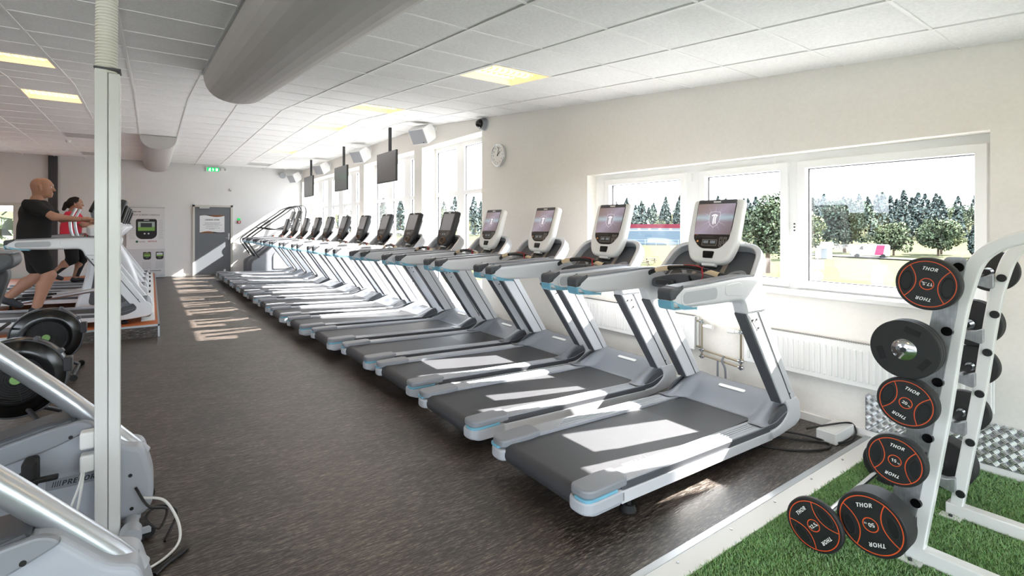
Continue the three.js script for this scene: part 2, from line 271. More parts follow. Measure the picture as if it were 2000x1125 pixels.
// turf and its edge
const ZT = -1.33;
struct('floor_turf', (() => planUV(span(-0.9, XW, -0.004, 0.012, ZT + 0.1, ZBACK), 0, 2))(), mat.turf, 'green artificial turf floor area', 'turf');
struct('trim_2', span(-0.9, XW, 0, 0.016, ZT + 0.008, ZT + 0.11, 0.003), mat.whiteMatt, 'white painted strip between vinyl floor and green turf', 'floor strip');
struct('trim_3', (() => join([span(-0.9, XW, 0, 0.019, ZT - 0.02, ZT + 0.012), ...Array.from({ length: 12 }, (_, i) => cyl(0.006, 0.006, 0.004, 10).translate(-0.6 + i * 0.4, 0.0185, ZT + 0.04))]))(), mat.alu, 'aluminium edging along the white turf strip', 'floor strip');
{
  const n = 90000, blade = new THREE.BufferGeometry();
  blade.setAttribute('position', new THREE.Float32BufferAttribute([-0.0022, 0, 0, 0.0022, 0, 0, 0.0004, 0.016, 0.003], 3)); blade.computeVertexNormals();
  const im = new THREE.InstancedMesh(blade, mat.blade, n), d = new THREE.Object3D(), col = new THREE.Color();
  for (let k = 0; k < n; k++) { d.position.set(rr(1.2, XW - 0.015), 0.011, rr(ZT + 0.108, 0.02)); d.rotation.set(rr(-0.5, 0.5), rr(0, 6.28), rr(-0.5, 0.5)); d.scale.setScalar(rr(0.7, 1.25)); d.updateMatrix(); im.setMatrixAt(k, d.matrix); col.setHSL(rr(0.25, 0.31), rr(0.3, 0.48), rr(0.24, 0.4)); im.setColorAt(k, col); }
  mat.blade.color.set(0xffffff); im.name = 'turf_pile'; im.userData = { kind: 'stuff', label: 'short green pile of the artificial turf', category: 'turf' }; shadows(im); scene.add(im);
}
// diamond plate on the wall beside the rack
{
  const g = []; const w = 1.9, h = 0.225, z0 = -1.352, y0 = 0.056;
  const bar = (() => { const q = new THREE.SphereGeometry(1, 8, 5).scale(0.0035, 0.018, 0.0042); return q; })();
  for (let a = 0; a * 0.034 < w; a++) for (let b = 0; b * 0.034 < h - 0.02; b++) {
    const dir = (a + b) % 2 ? 1 : -1;
    for (let k = -2; k <= 2; k++) { const q = bar.clone().rotateX((dir * Math.PI) / 4); const o = k * 0.0062; q.translate(XW - 0.012, y0 + 0.022 + b * 0.034 + o * Math.SQRT1_2, z0 + 0.02 + a * 0.034 - o * dir * Math.SQRT1_2 * 1); g.push(q); }
  }
  const p = thing('diamond_plate', 'ribbed steel diamond plate screwed to the wall behind the barbell rack', 'wall plate');
  part(p, 'plate', span(XW - 0.012, XW - 0.002, y0, y0 + h, z0, z0 + w), mat.steel);
  part(p, 'ridges', join(g), mat.chrome).userData.kind = 'stuff';
}

// ------------------------------------------------------------------ treadmills
const beltTex = canvasTex(2048, 768, (c, w, h) => {
  c.fillStyle = '#3b3c40'; c.fillRect(0, 0, w, h);
  for (let i = 0; i < 26000; i++) { const v = 46 + Math.floor(rnd() * 34); c.fillStyle = `rgba(${v},${v},${v + 3},0.35)`; c.fillRect(rnd() * w, rnd() * h, 1 + rnd() * 7, 1 + rnd() * 2); }
  for (let i = 0; i < 60; i++) { c.strokeStyle = 'rgba(96,97,102,0.16)'; c.lineWidth = 1 + rnd() * 5; const x = w * (0.35 + rnd() * 0.45), y = rnd() * h; c.beginPath(); c.moveTo(x, y); c.lineTo(x + 20 + rnd() * 50, y + (rnd() - 0.5) * 160); c.stroke(); }
  c.fillStyle = '#d9d8d2';
  for (const [x0, y0] of [[0.6, 0.925], [0.86, 0.03]]) [0, 9, 18, 27, 37, 49, 64, 86, 118].forEach((o) => c.fillRect(w * x0 + o, h * y0, 4, 34));
});
const screenTex = (kind) => canvasTex(512, 440, (c, w, h) => {
  const g = c.createLinearGradient(0, 0, w, h); const t = kind ? ['#5c4a48', '#6b6672', '#4a4448'] : ['#6d5d57', '#7f7683', '#584d4f'];
  g.addColorStop(0, t[0]); g.addColorStop(0.5, t[1]); g.addColorStop(1, t[2]); c.fillStyle = g; c.fillRect(0, 0, w, h);
  if (kind === 2) return;
  c.save(); c.translate(w * 0.5, h * 0.5); c.fillStyle = 'rgba(190,185,205,0.22)';
  for (let k = 0; k < 12; k++) { c.rotate(Math.PI / 6); c.beginPath(); c.moveTo(-10, 0); c.lineTo(0, -210); c.lineTo(12, 0); c.fill(); }
  c.restore(); const b = c.createLinearGradient(0, h * 0.3, 0, h * 0.6); b.addColorStop(0, 'rgba(150,190,200,0)'); b.addColorStop(0.5, 'rgba(150,190,200,0.5)'); b.addColorStop(1, 'rgba(150,190,200,0)'); c.fillStyle = b; c.fillRect(0, 0, w, h);
  c.save(); c.translate(w * 0.5, h * 0.5); c.fillStyle = 'rgba(120,112,120,0.75)'; c.strokeStyle = 'rgba(220,214,220,0.6)'; c.lineWidth = 5; c.beginPath(); c.moveTo(-72, -92); c.quadraticCurveTo(0, -118, 72, -92); c.lineTo(72, 20); c.quadraticCurveTo(60, 86, 0, 118); c.quadraticCurveTo(-60, 86, -72, 20); c.closePath(); c.fill(); c.stroke();
  c.strokeStyle = 'rgba(230,226,230,0.75)'; c.lineWidth = 18; c.lineCap = 'round'; c.beginPath(); c.moveTo(-34, -48); c.quadraticCurveTo(0, -74, 34, -48); c.moveTo(-6, -52); c.quadraticCurveTo(-16, 10, -8, 66); c.moveTo(20, -44); c.quadraticCurveTo(8, 16, 20, 60); c.stroke(); c.restore();
});
const keypadTex = canvasTex(512, 220, (c, w, h) => {
  c.fillStyle = '#241f1c'; c.fillRect(0, 0, w, h); c.fillStyle = '#5a5048'; for (let y = 18; y < 50; y += 9) c.fillRect(30, y, 300 - rnd() * 60, 3);
  c.fillStyle = '#c87a35'; c.fillRect(18, 8, 46, 5); c.beginPath(); c.arc(70, 110, 17, 0, 7); c.fill(); c.fillStyle = '#f2dca0'; c.fillRect(64, 104, 12, 12);
  c.strokeStyle = '#b9b2a8'; c.lineWidth = 4; c.strokeRect(140, 82, 200, 88); c.fillStyle = '#8d949b'; c.fillRect(155, 96, 72, 44); c.fillRect(252, 96, 72, 44);
  for (const x of [380, 435]) { c.strokeRect(x, 40, 34, 100); c.fillStyle = '#b9b2a8'; c.fillRect(x + 12, 58, 10, 10); c.fillRect(x + 12, 110, 10, 10); } c.beginPath(); c.arc(395, 168, 16, 0, 7); c.stroke();
});
mat.stripe = std(0x8d8378, 0.45);
mat.belt = std(0xffffff, 0.55, 0, { map: beltTex });
mat.screenWhite = std(0xffffff, 0.22, 0, { map: screenTex(0), emissive: 0xffffff, emissiveMap: screenTex(0), emissiveIntensity: 0.12 });
mat.screenDim = std(0xffffff, 0.2, 0, { map: screenTex(2) });
mat.keypad = std(0xffffff, 0.3, 0, { map: keypadTex });
mat.screenGrey = std(0xa2a2a6, 0.18);
const deckY = (x) => 0.206 - 0.032 * x;
const tmGeo = (() => {
  const G = {};
  // belt: over the rear roller and along the deck
  const path = []; const R = 0.052, cx = 0.075, cyy = deckY(0.07) - 0.018 - R;
  path.push([1.5, cyy - R + 0.01]); for (let a = -90; a >= -270; a -= 15) path.push([cx + R * Math.cos((a * Math.PI) / 180), cyy + R * Math.sin((a * Math.PI) / 180)]);
  for (let x = 0.2; x <= 1.71; x += 0.25) path.push([x, deckY(x) - 0.018]);
  const acc = [0]; for (let i = 1; i < path.length; i++) acc.push(acc[i - 1] + Math.hypot(path[i][0] - path[i - 1][0], path[i][1] - path[i - 1][1]));
  const n = path.length, pos = [], uv = [], idx = [], z0 = 0.275;
  path.forEach(([x, y], i) => { pos.push(x, y, -z0, x, y, z0); const u = acc[i] / acc[n - 1]; uv.push(u, 1, u, 0); if (i) { const a = 2 * i - 2; idx.push(a, a + 1, a + 2, a + 1, a + 3, a + 2); } });
  const b = new THREE.BufferGeometry(); b.setAttribute('position', new THREE.Float32BufferAttribute(pos, 3)); b.setAttribute('uv', new THREE.Float32BufferAttribute(uv, 2)); b.setIndex(idx); b.computeVertexNormals(); G.belt = b;
  // hood
  G.hood = grid(36, 26, (u, v) => {
    const z = (u - 0.5) * 0.79, az = Math.abs(z), wing = smooth(0.235, 0.31, az), x0 = 1.635 - 0.115 * wing, x = x0 + (2.015 - x0) * v;
    const y0 = deckY(x) - 0.008 + 0.01 * wing, rise = smooth(x0 - 0.02, 1.95, x) * 0.13, fall = smooth(1.965, 2.02, x) * 0.14, edge = smooth(0.345, 0.397, az) * (0.045 + 0.02 * smooth(1.6, 1.9, x));
    return [x, y0 + Math.max(0.006, rise) - fall - edge * smooth(x0, x0 + 0.2, x), -z];
  });
  G.hoodFront = join([span(1.62, 2.0, 0.07, 0.15, -0.37, 0.37, 0.03)]);
  G.slot = extrY(rpoly([[-0.0145, -0.1], [0.0145, -0.1], [0.0145, 0.1], [-0.0145, 0.1]], 0.014), -0.002, 0.003, 0.001).rotateZ(0.41).translate(1.852, 0.2455, 0);
  // side rail pieces (mirrored by s)
  const rail = (s) => {
    const Z = (a) => s * a, o = {};
    const plate = (x0, x1, y0f, y1f, za, zb) => { const g = extr(rpoly([[x0, y0f(x0)], [x1, y0f(x1)], [x1, y1f(x1)], [x0, y1f(x0)]]), Math.min(Z(za), Z(zb)), Math.max(Z(za), Z(zb)), 0.003); return g; };
    o.top = plate(0.2, 1.62, (x) => deckY(x) - 0.03, deckY, 0.277, 0.388);
    o.band = plate(0.24, 1.62, (x) => deckY(x) - 0.045, (x) => deckY(x) - 0.006, 0.38, 0.393);
    o.skirt = plate(0.235, 1.64, (x) => 0.098 - 0.027 * (x - 0.235), (x) => deckY(x) - 0.04, 0.362, 0.4);
    o.ridges = [0.3, 0.318, 0.336, 0.354].map((z, k) => { const x0 = 0.46 + k * 0.03, L = 1.5; return join([plate(x0, L, (x) => deckY(x) - 0.002, (x) => deckY(x) + 0.0045, z, z + 0.009), rod([x0, deckY(x0) + 0.001, Z(z + 0.0045)], [x0 - 0.03, deckY(x0), Z(z + 0.0045 - 0.012)], 0.004, 6)]); });
    // rear end cap in plan (x, -z)
    const plan = (g) => rpoly([[0.0 + g, -Z(0.262), 0.05], [0.0 + g, -Z(0.4 - g), 0.12], [0.25, -Z(0.4 - g), 0.002], [0.25, -Z(0.262), 0.002]]);
    o.capLow = extrY(plan(0), 0.1, 0.163, 0.012);
    o.capUnder = extrY(rpoly([[0.05, -Z(0.28), 0.05], [0.03, -Z(0.39), 0.1], [0.24, -Z(0.39), 0.01], [0.24, -Z(0.28), 0.01]]), 0.088, 0.11, 0.008);
    o.accent = extrY(rpoly([[0.004, -Z(0.31), 0.01], [0.003, -Z(0.399), 0.118], [0.205, -Z(0.399), 0.002], [0.205, -Z(0.31), 0.002]]), 0.1625, 0.1765, 0.002);
    o.capTop = extrY(rpoly([[0.008, -Z(0.268), 0.04], [0.008, -Z(0.396), 0.12], [0.27, -Z(0.396), 0.004], [0.3, -Z(0.37), 0.01], [0.29, -Z(0.275), 0.01], [0.2, -Z(0.262), 0.03]]), 0.172, 0.213, 0.011);
    o.screw = cyl(0.007, 0.007, 0.004, 12).rotateX(Math.PI / 2).rotateY(s > 0 ? -0.9 : 0.9).translate(0.026, 0.135, Z(0.376));
    // side cover at the front
    o.cover = extr(rpoly([[1.56, deckY(1.56) - 0.035, 0.01], [1.62, 0.165, 0.05], [1.72, 0.232, 0.08], [1.84, 0.252, 0.03], [1.86, 0.16, 0.06], [1.72, 0.118, 0.05]]), Z(0.372), Z(0.392), 0.006);
    o.boot = extr(rpoly([[1.58, 0.062, 0.01], [1.72, 0.06, 0.05], [1.96, 0.085, 0.09], [2.02, 0.12, 0.07], [2.0, 0.24, 0.03], [1.955, 0.275, 0.01], [1.8, 0.275, 0.01], [1.86, 0.19, 0.07], [1.74, 0.122, 0.06], [1.58, 0.112, 0.01]]), Z(0.335), Z(0.4), 0.01);
    // uprights: a leaning post
    o.post = extr(rpoly([[1.335, 0.9, 0.01], [1.545, 0.9, 0.01], [1.955, 0.26, 0.01], [1.775, 0.26, 0.01]]), Z(0.315), Z(0.395), 0.008);
    o.channel = extr(rpoly([[1.326, 0.885], [1.345, 0.895], [1.785, 0.26], [1.766, 0.26]]), Z(0.322), Z(0.388), 0.003);
    o.groove = extr(rpoly([[1.465, 0.89], [1.475, 0.89], [1.893, 0.262], [1.883, 0.262]]), Z(0.313), Z(0.3975), 0.001);
    o.bolts = [[1.405, 0.845], [1.45, 0.845], [1.47, 0.79], [1.86, 0.31]].map(([x, y]) => cyl(0.007, 0.007, 0.006, 12).rotateX(Math.PI / 2).translate(x, y, Z(0.396)));
    // hand rail arm with its elbow
    const arm = rpoly([[0.618, 0.985, 0.055], [0.605, 1.09, 0.07], [0.9, 1.098, 0.2], [1.3, 1.122, 0.15], [1.48, 1.105, 0.1], [1.585, 0.995, 0.08], [1.56, 0.885, 0.01], [1.335, 0.885, 0.01], [1.3, 0.975, 0.05], [1.0, 0.974, 0.2]]);
    o.arm = extr(arm, Z(0.31), Z(0.4), 0.022, 4);
    o.armEnd = extr(rpoly([[0.612, 1.03, 0.004], [0.606, 1.092, 0.065], [0.72, 1.1, 0.02], [0.675, 1.085, 0.03], [0.648, 1.03, 0.03]]), Z(0.306), Z(0.4015), 0.012, 3);
    o.armTop = extr(rpoly([[0.66, 1.086, 0.004], [0.66, 1.1, 0.01], [1.3, 1.126, 0.1], [1.44, 1.118, 0.02], [1.3, 1.112, 0.05]]), Z(0.315), Z(0.395), 0.004);
    o.armBlue = extr(rpoly([[0.611, 1.03, 0.004], [0.617, 0.98, 0.052], [0.84, 0.970, 0.01], [0.82, 0.978, 0.01], [0.69, 0.986, 0.03], [0.648, 1.03, 0.03]]), Z(0.306), Z(0.4015), 0.01, 3);
    o.pad = extr(rpoly([[0.705, 1.005, 0.032], [0.705, 1.068, 0.032], [1.02, 1.075, 0.032], [1.02, 1.009, 0.032]]), Z(0.396), Z(0.4035), 0.002);
    o.padRim = extr(rpoly([[0.69, 0.995, 0.042], [0.69, 1.078, 0.042], [1.035, 1.086, 0.042], [1.035, 0.998, 0.042]]), Z(0.395), Z(0.402), 0.002);
    o.thumb = extr(rpoly([[1.1, 1.02, 0.03], [1.1, 1.08, 0.03], [1.28, 1.09, 0.05], [1.3, 1.0, 0.05]]), Z(0.396), Z(0.4025), 0.004);
    return o;
  };
  G.R = rail(1); G.L = rail(-1);
  // tray: a tilted dish in front of the user; local plane (a across, b up), then tilted
  const tilt = (g, x, y, ang) => g.rotateY(-Math.PI / 2).rotateZ(-ang).translate(x, y, 0);
  G.tilt = tilt;
  const dish = (w0, w1, h, r) => rpoly([[-w0, 0, 0.05], [w0, 0, 0.05], [w1, h, r], [-w1, h, r]]);
  const rimShape = dish(0.372, 0.335, 0.43, 0.13); rimShape.holes.push(new THREE.Path(dish(0.345, 0.3, 0.398, 0.11).getPoints(10)));
  G.trayRim = tilt(extr(rimShape, -0.05, 0.03, 0.012, 3), 1.4, 0.975, 0.76);
  G.trayBack = tilt(extr(dish(0.365, 0.325, 0.42, 0.13), -0.075, -0.045, 0.012, 3), 1.4, 0.975, 0.76);
  G.trayLiner = tilt(extr(dish(0.346, 0.302, 0.4, 0.11), -0.046, -0.03, 0.002), 1.4, 0.975, 0.76);
  G.cups = [-1, 1].map((s) => tilt(extr(rpoly([[s * 0.13, 0.03, 0.03], [s * 0.31, 0.03, 0.05], [s * 0.27, 0.24, 0.07], [s * 0.15, 0.2, 0.05]]), -0.035, -0.008, 0.012, 3), 1.4, 0.975, 0.76));
  G.cupWells = [-1, 1].map((s) => tilt(extr(rpoly([[s * 0.165, 0.04, 0.03], [s * 0.29, 0.04, 0.04], [s * 0.255, 0.2, 0.05], [s * 0.175, 0.18, 0.04]]), -0.012, -0.003, 0.002), 1.4, 0.975, 0.76));
  G.mast = tilt(extr(rpoly([[-0.055, 0.02, 0.01], [0.055, 0.02, 0.01], [0.05, 0.4, 0.02], [-0.05, 0.4, 0.02]]), -0.05, -0.02, 0.01), 1.48, 0.98, 0.5);
  G.stripe = [-1, 1].map((s) => tilt(extr(rpoly([[s * 0.1 - 0.016, 0.02], [s * 0.1 + 0.016, 0.02], [s * 0.1 + 0.016, 0.33], [s * 0.1 - 0.016, 0.33]]), -0.034, -0.022, 0.003), 1.4, 0.975, 0.76));
  // console, in its own plane: a across (points away from the viewer side), b up
  const CON = [1.555, 1.165, 0.3];
  const outline = (k) => rpoly([[-0.135 * k, -0.005, 0.09], [0.135 * k, -0.005, 0.09], [0.186 * k, 0.12, 0.13], [0.188 * k, 0.46, 0.035], [-0.188 * k, 0.46, 0.035], [-0.186 * k, 0.12, 0.13]]);
  G.conBody = tilt(extr(outline(1), -0.055, 0.012, 0.02, 4), ...CON);
  G.conBack = tilt(extr(rpoly([[-0.1, 0.06, 0.05], [0.1, 0.06, 0.05], [0.14, 0.4, 0.06], [-0.14, 0.4, 0.06]]), -0.09, -0.05, 0.016, 3), ...CON);
  G.conTop = tilt(extr(rpoly([[-0.143, 0.425, 0.01], [0.143, 0.425, 0.01], [0.146, 0.455, 0.02], [-0.146, 0.455, 0.02]]), 0.0, 0.0145, 0.002), ...CON);
  const face = (a0, a1, b0, b1, shape) => { const g = new THREE.ShapeGeometry(shape, 8), p = g.attributes.position, uv = g.attributes.uv; for (let i = 0; i < p.count; i++) uv.setXY(i, (p.getX(i) - a0) / (a1 - a0), (p.getY(i) - b0) / (b1 - b0)); return g; };
  G.screen = tilt(face(-0.14, 0.14, 0.2, 0.425, rpoly([[-0.136, 0.2], [0.136, 0.2], [0.142, 0.425], [-0.142, 0.425]])).translate(0, 0, 0.0148), ...CON);
  G.bezel = tilt(extr(rpoly([[-0.085, 0.098, 0.05], [0.085, 0.098, 0.05], [0.139, 0.2, 0.06], [0.147, 0.43, 0.006], [-0.147, 0.43, 0.006], [-0.139, 0.2, 0.06]]), 0.004, 0.0135, 0.001), ...CON);
  G.keypad = tilt(face(-0.137, 0.137, 0.098, 0.2, rpoly([[-0.08, 0.102, 0.04], [0.08, 0.102, 0.04], [0.132, 0.165, 0.03], [0.136, 0.198, 0.002], [-0.136, 0.198, 0.002], [-0.132, 0.165, 0.03]])).translate(0, 0, 0.0146), ...CON);
  G.logo = tilt(extr(rpoly([[-0.026, 0.433], [0.03, 0.433], [0.026, 0.444], [-0.03, 0.444]]), 0.0135, 0.0155, 0.0005), ...CON);
  G.conPort = tilt(extr(rpoly([[-0.035, 0.03, 0.006], [0.035, 0.03, 0.006], [0.042, 0.08, 0.01], [-0.042, 0.08, 0.01]]), 0.008, 0.022, 0.004), ...CON);
  G.conFan = tilt(extr(rpoly([[-0.05, -0.022, 0.01], [0.05, -0.022, 0.01], [0.05, 0.01, 0.01], [-0.05, 0.01, 0.01]]), -0.04, 0.0, 0.006), ...CON);
  G.conRing = tilt(new THREE.TorusGeometry(0.06, 0.014, 8, 28).scale(1, 0.62, 1).translate(0, 0.058, 0.012), ...CON);
  // cross handle bar and its housing
  G.bar = tube([[1.33, 1.075, -0.335], [1.315, 1.12, -0.22], [1.305, 1.142, -0.06], [1.305, 1.142, 0.06], [1.315, 1.118, 0.22], [1.36, 1.07, 0.335]], 0.017, 36, 12);
  G.sensors = [[-0.24, -0.13], [0.13, 0.24]].map(([a, b]) => tube([[1.3135, 1.123 - 0.002, a], [1.309, 1.136, (a + b) / 2], [1.3065, 1.143 - (b > 0 ? 0.025 : -0.001), b]].map(([x, y, z]) => [x - 0.003, z > 0 ? 1.142 - (z - 0.06) * 0.15 - (z > 0.2 ? 0.004 : 0) : 1.142 + (z + 0.06) * 0.15 - (z < -0.2 ? 0.004 : 0), z]), 0.0175, 10, 10));
  G.housing = extr(rpoly([[-0.31, 0.985, 0.03], [0.31, 0.985, 0.03], [0.31, 1.045, 0.04], [0.12, 1.1, 0.1], [-0.12, 1.1, 0.1], [-0.31, 1.045, 0.04]]), -0.03, 0.03, 0.015, 3).rotateY(Math.PI / 2).translate(1.37, 0, 0);
  G.paddle = [-1, 1].map((s) => extr(rpoly([[s * 0.1, 1.01, 0.02], [s * 0.25, 1.005, 0.025], [s * 0.25, 1.045, 0.02], [s * 0.1, 1.05, 0.02]]), -0.02, 0.02, 0.01, 3).rotateY(Math.PI / 2).translate(1.325, 0, 0));
  G.cord = tube([[1.305, 1.16, -0.02], [1.298, 1.162, 0.07], [1.297, 1.15, 0.12], [1.285, 1.128, 0.135], [1.29, 1.085, 0.13], [1.31, 1.06, 0.08], [1.325, 1.05, 0.035]], 0.0032, 40, 6);
  G.cordLoop = new THREE.TorusGeometry(0.021, 0.0045, 8, 18).rotateY(0.3).translate(1.313, 1.131, 0.12);
  G.clip = rod([1.345, 1.085, 0.0], [1.318, 1.047, 0.03], 0.0085, 10);
  G.under = span(0.12, 1.9, 0.075, 0.15, -0.26, 0.26);
  G.foot = [[0.36, 0.33], [0.36, -0.33], [1.72, 0.27], [1.72, -0.27]].map(([x, z]) => join([cyl(0.028, 0.04, 0.03, 18).translate(x, 0.015, z), cyl(0.012, 0.012, 0.09, 10).translate(x, 0.07, z)]));
  return G;
})();
function treadmill(kind, label, pos, group) {
  const t = thing('treadmill', label, 'treadmill', pos, 0, group), G = tmGeo, white = kind === 'white';
  part(t, 'belt', G.belt, mat.belt, 'dark running belt with white tick marks');
  part(t, 'underframe', G.under, mat.charcoal); for (const g of G.foot) part(t, 'foot', g, mat.rubber);
  const hood = part(t, 'motor_hood', G.hood, mat.hood); part(hood, 'hood_front', G.hoodFront, mat.hood); part(hood, 'hood_badge', G.slot.clone(), mat.whiteGloss);
  for (const o of [G.R, G.L]) {
    const r = part(t, 'side_rail', o.top, mat.rail); part(r, 'rail_band', o.band, mat.greyDark); part(r, 'skirt', o.skirt, mat.silverLight);
    for (const g of o.ridges) part(r, 'grip_ridge', g, mat.greyLight);
    const c = part(t, 'end_cap', o.capLow, mat.greyLight); part(c, 'cap_underside', o.capUnder, mat.greyLight); part(c, 'accent_strip', o.accent, mat.blue, 'light blue strip'); part(c, 'cap_top', o.capTop, mat.grey); part(c, 'screw', o.screw, mat.charcoal);
    const b = part(t, 'upright', o.post, mat.silverLight); part(b, 'channel', o.channel, mat.greyDark); part(b, 'groove', o.groove, mat.greyDark); for (const g of o.bolts) part(b, 'bolt', g, mat.charcoal);
    const f = part(t, 'upright_boot', o.boot, mat.silverLight); part(f, 'boot_cover', o.cover, mat.greyDark);
    const a = part(t, 'hand_rail', o.arm, mat.silverLight); part(a, 'rail_end', o.armEnd, mat.greyDark); part(a, 'accent_strip', o.armBlue, mat.blue, 'light blue strip'); part(a, 'pad_rim', o.padRim, mat.silverLight); part(a, 'speaker_pad', o.pad, mat.greyLight); part(a, 'rail_top', o.armTop, mat.grey); part(a, 'thumb_recess', o.thumb, mat.silverLight);
  }
  const tray = part(t, 'tray', G.trayRim, mat.silver); part(tray, 'tray_back', G.trayBack, mat.silverLight); part(tray, 'tray_liner', G.trayLiner, mat.greyDark); for (const g of G.cups) part(tray, 'cup_holder', g, mat.grey); for (const g of G.cupWells) part(tray, 'cup_well', g, mat.charcoal);
  for (const g of G.stripe) part(tray, 'tray_stripe', g, mat.stripe);
  part(t, 'console_mast', G.mast, mat.charcoal);
  const con = part(t, 'console', G.conBody, white ? mat.whiteMatt : mat.charcoal, white ? 'white console frame' : 'black console frame');
  part(con, 'console_back', G.conBack, white ? mat.greyLight : mat.black); part(con, 'bezel', G.bezel, white ? mat.blackGloss : mat.greyDark); part(con, 'console_top', G.conTop, white ? mat.greyDark : mat.charcoal); part(con, 'logo', G.logo, mat.white);
  part(con, 'screen', G.screen, white ? mat.screenWhite : mat.screenGrey); part(con, 'keypad', G.keypad, mat.keypad); part(con, 'fan', G.conFan, mat.white);
  if (white) part(con, 'card_port', G.conPort, mat.blackGloss); else part(con, 'console_ring', G.conRing, std(0x6b4c33, 0.3, 0.3));
  const bar = part(t, 'grip_bar', G.bar, mat.blackGloss); for (const g of G.sensors) part(bar, 'pulse_sensor', g, mat.beige);
  part(t, 'bar_housing', G.housing, mat.greyDark); for (const g of G.paddle) part(t, 'paddle', g, mat.charcoal);
  const cord = part(t, 'safety_cord', G.cord, mat.red, 'red safety cord'); part(cord, 'cord_loop', G.cordLoop, mat.red); part(cord, 'clip', G.clip, mat.black);
  return t;
}
const ORD = ['first', 'second', 'third', 'fourth', 'fifth', 'sixth', 'seventh', 'eighth', 'ninth', 'tenth'];
const TM = [[1.6, -2.02], [1.605, -3.0], [1.63, -3.93], [1.605, -4.83], [1.54, -5.77], [1.47, -6.70], [1.435, -7.67], [1.43, -8.67], [1.415, -9.7], [1.405, -10.7], [1.4, -11.63], [1.39, -12.6], [1.385, -13.57], [1.385, -14.6]];
{
  let w, b;
  TM.forEach(([x, z], i) => {
    const white = i < 4, label = white ? (i ? `silver treadmill with white console, ${ORD[i]} from the green turf` : 'silver treadmill with white console right beside the green turf') : `silver treadmill with black console, ${ORD[i - 4]} after the white-console treadmills`;
    const group = white ? 'white-console treadmills by the windows' : 'black-console treadmills by the windows';
    if (white) { if (!w) w = treadmill('white', label, [x, 0, z], group); else dup(w, [x, 0, z], label); }
    else if (!b) b = treadmill('black', label, [x, 0, z], group); else dup(b, [x, 0, z], label);
  });
}

// ------------------------------------------------------------------ ceiling fittings
mat.lampGlow = std(0xffd9a0, 0.5, 0, { emissive: 0xffcf8e, emissiveIntensity: 0.3 });
mat.lampTray = std(0xfff4e4, 0.45);
function ceilingLamp(kind, i, k, lit, label, group) {
  const slope = kind === 'slope', t = (k + 0.5) * M, y = slope ? HF - t * Math.sin(SLOPE) : HF, z = slope ? ZK + t * Math.cos(SLOPE) : ZK - t, x = XL0 + (i + 0.5) * M;
  const g = thing('ceiling_lamp', label, 'ceiling lamp', [x, y, z], 0, group); if (slope) g.rotation.x = SLOPE;
  const w = M - 0.024, h = 0.07, e = 0.012;
  part(g, 'tray', join([box(w, e, w, 0, h, 0), box(w, h, e, 0, h / 2, w / 2 - e / 2), box(w, h, e, 0, h / 2, -w / 2 + e / 2), box(e, h, w, w / 2 - e / 2, h / 2, 0), box(e, h, w, -w / 2 + e / 2, h / 2, 0)]), lit ? mat.lampTray : mat.greyLight);
  if (!lit) { part(g, 'cover', box(w - 0.03, 0.008, w - 0.03, 0, 0.012, 0), std(0xb9b9b7, 0.6)); return g; }
  const arc = grid(24, 10, (u, v) => { const a = (v - 0.5) * 1.9; return [(u - 0.5) * (w - 0.04), 0.062 - 0.05 * Math.cos(a) + 0.012, Math.sin(a) * 0.1]; });
  part(g, 'diffuser', arc, mat.lampGlow, 'glowing warm perforated diffuser');
  for (const s of [-1, 1]) part(g, 'glow_trough', box(w - 0.04, 0.006, 0.13, 0, h - 0.012, s * 0.2), mat.lampGlow);
  for (let q = -4; q <= 4; q++) part(g, 'louvre', box(0.004, 0.02, 0.17, q * 0.06, 0.03, 0), mat.lampTray);
  const L = new THREE.RectAreaLight(0xffdcb6, 0.42, 0.5, 0.5); L.name = 'ceiling_lamp_light'; L.position.set(0, -0.004, 0); L.rotation.x = -Math.PI / 2; g.add(L);
  return g;
}
const slopeNames = { '1,2': 'lit square ceiling lamp nearest the bend of the sloping ceiling, window side', '1,7': 'lit square ceiling lamp in the sloping ceiling above the white-console treadmills', '1,12': 'lit square ceiling lamp in the sloping ceiling above the barbell rack', '-5,2': 'lit square ceiling lamp in the sloping ceiling left of the white post', '-5,7': 'lit square ceiling lamp above the exercise bikes', '-5,12': 'lit square ceiling lamp beyond the exercise bikes, away from the platform' };
for (const [i, k] of LIT.slope) ceilingLamp('slope', i, k, true, slopeNames[`${i},${k}`], 'lit ceiling lamps');
const flatNames = ['lit square ceiling lamp just past the bend of the ceiling, over the treadmills', 'lit square ceiling lamp nearest the exit sign', 'lit square ceiling lamp just past the bend of the ceiling, left of the post'];
LIT.flat.forEach(([i, k], n) => ceilingLamp('flat', i, k, true, flatNames[n], 'lit ceiling lamps'));
const unlitNames = ['unlit grey ceiling lamp panel between post and far column', 'unlit grey ceiling lamp panel close to the dark column', 'unlit grey ceiling lamp panel close to the exit sign'];
UNLIT.flat.forEach(([i, k], n) => ceilingLamp('flat', i, k, false, unlitNames[n], 'unlit ceiling lamps'));
solo('smoke_detector', cyl(0.05, 0.035, 0.05, 20).translate(-1.38, HF - 0.025, -13.36), mat.whiteMatt, 'small round detector on the ceiling near the dark column', 'detector');
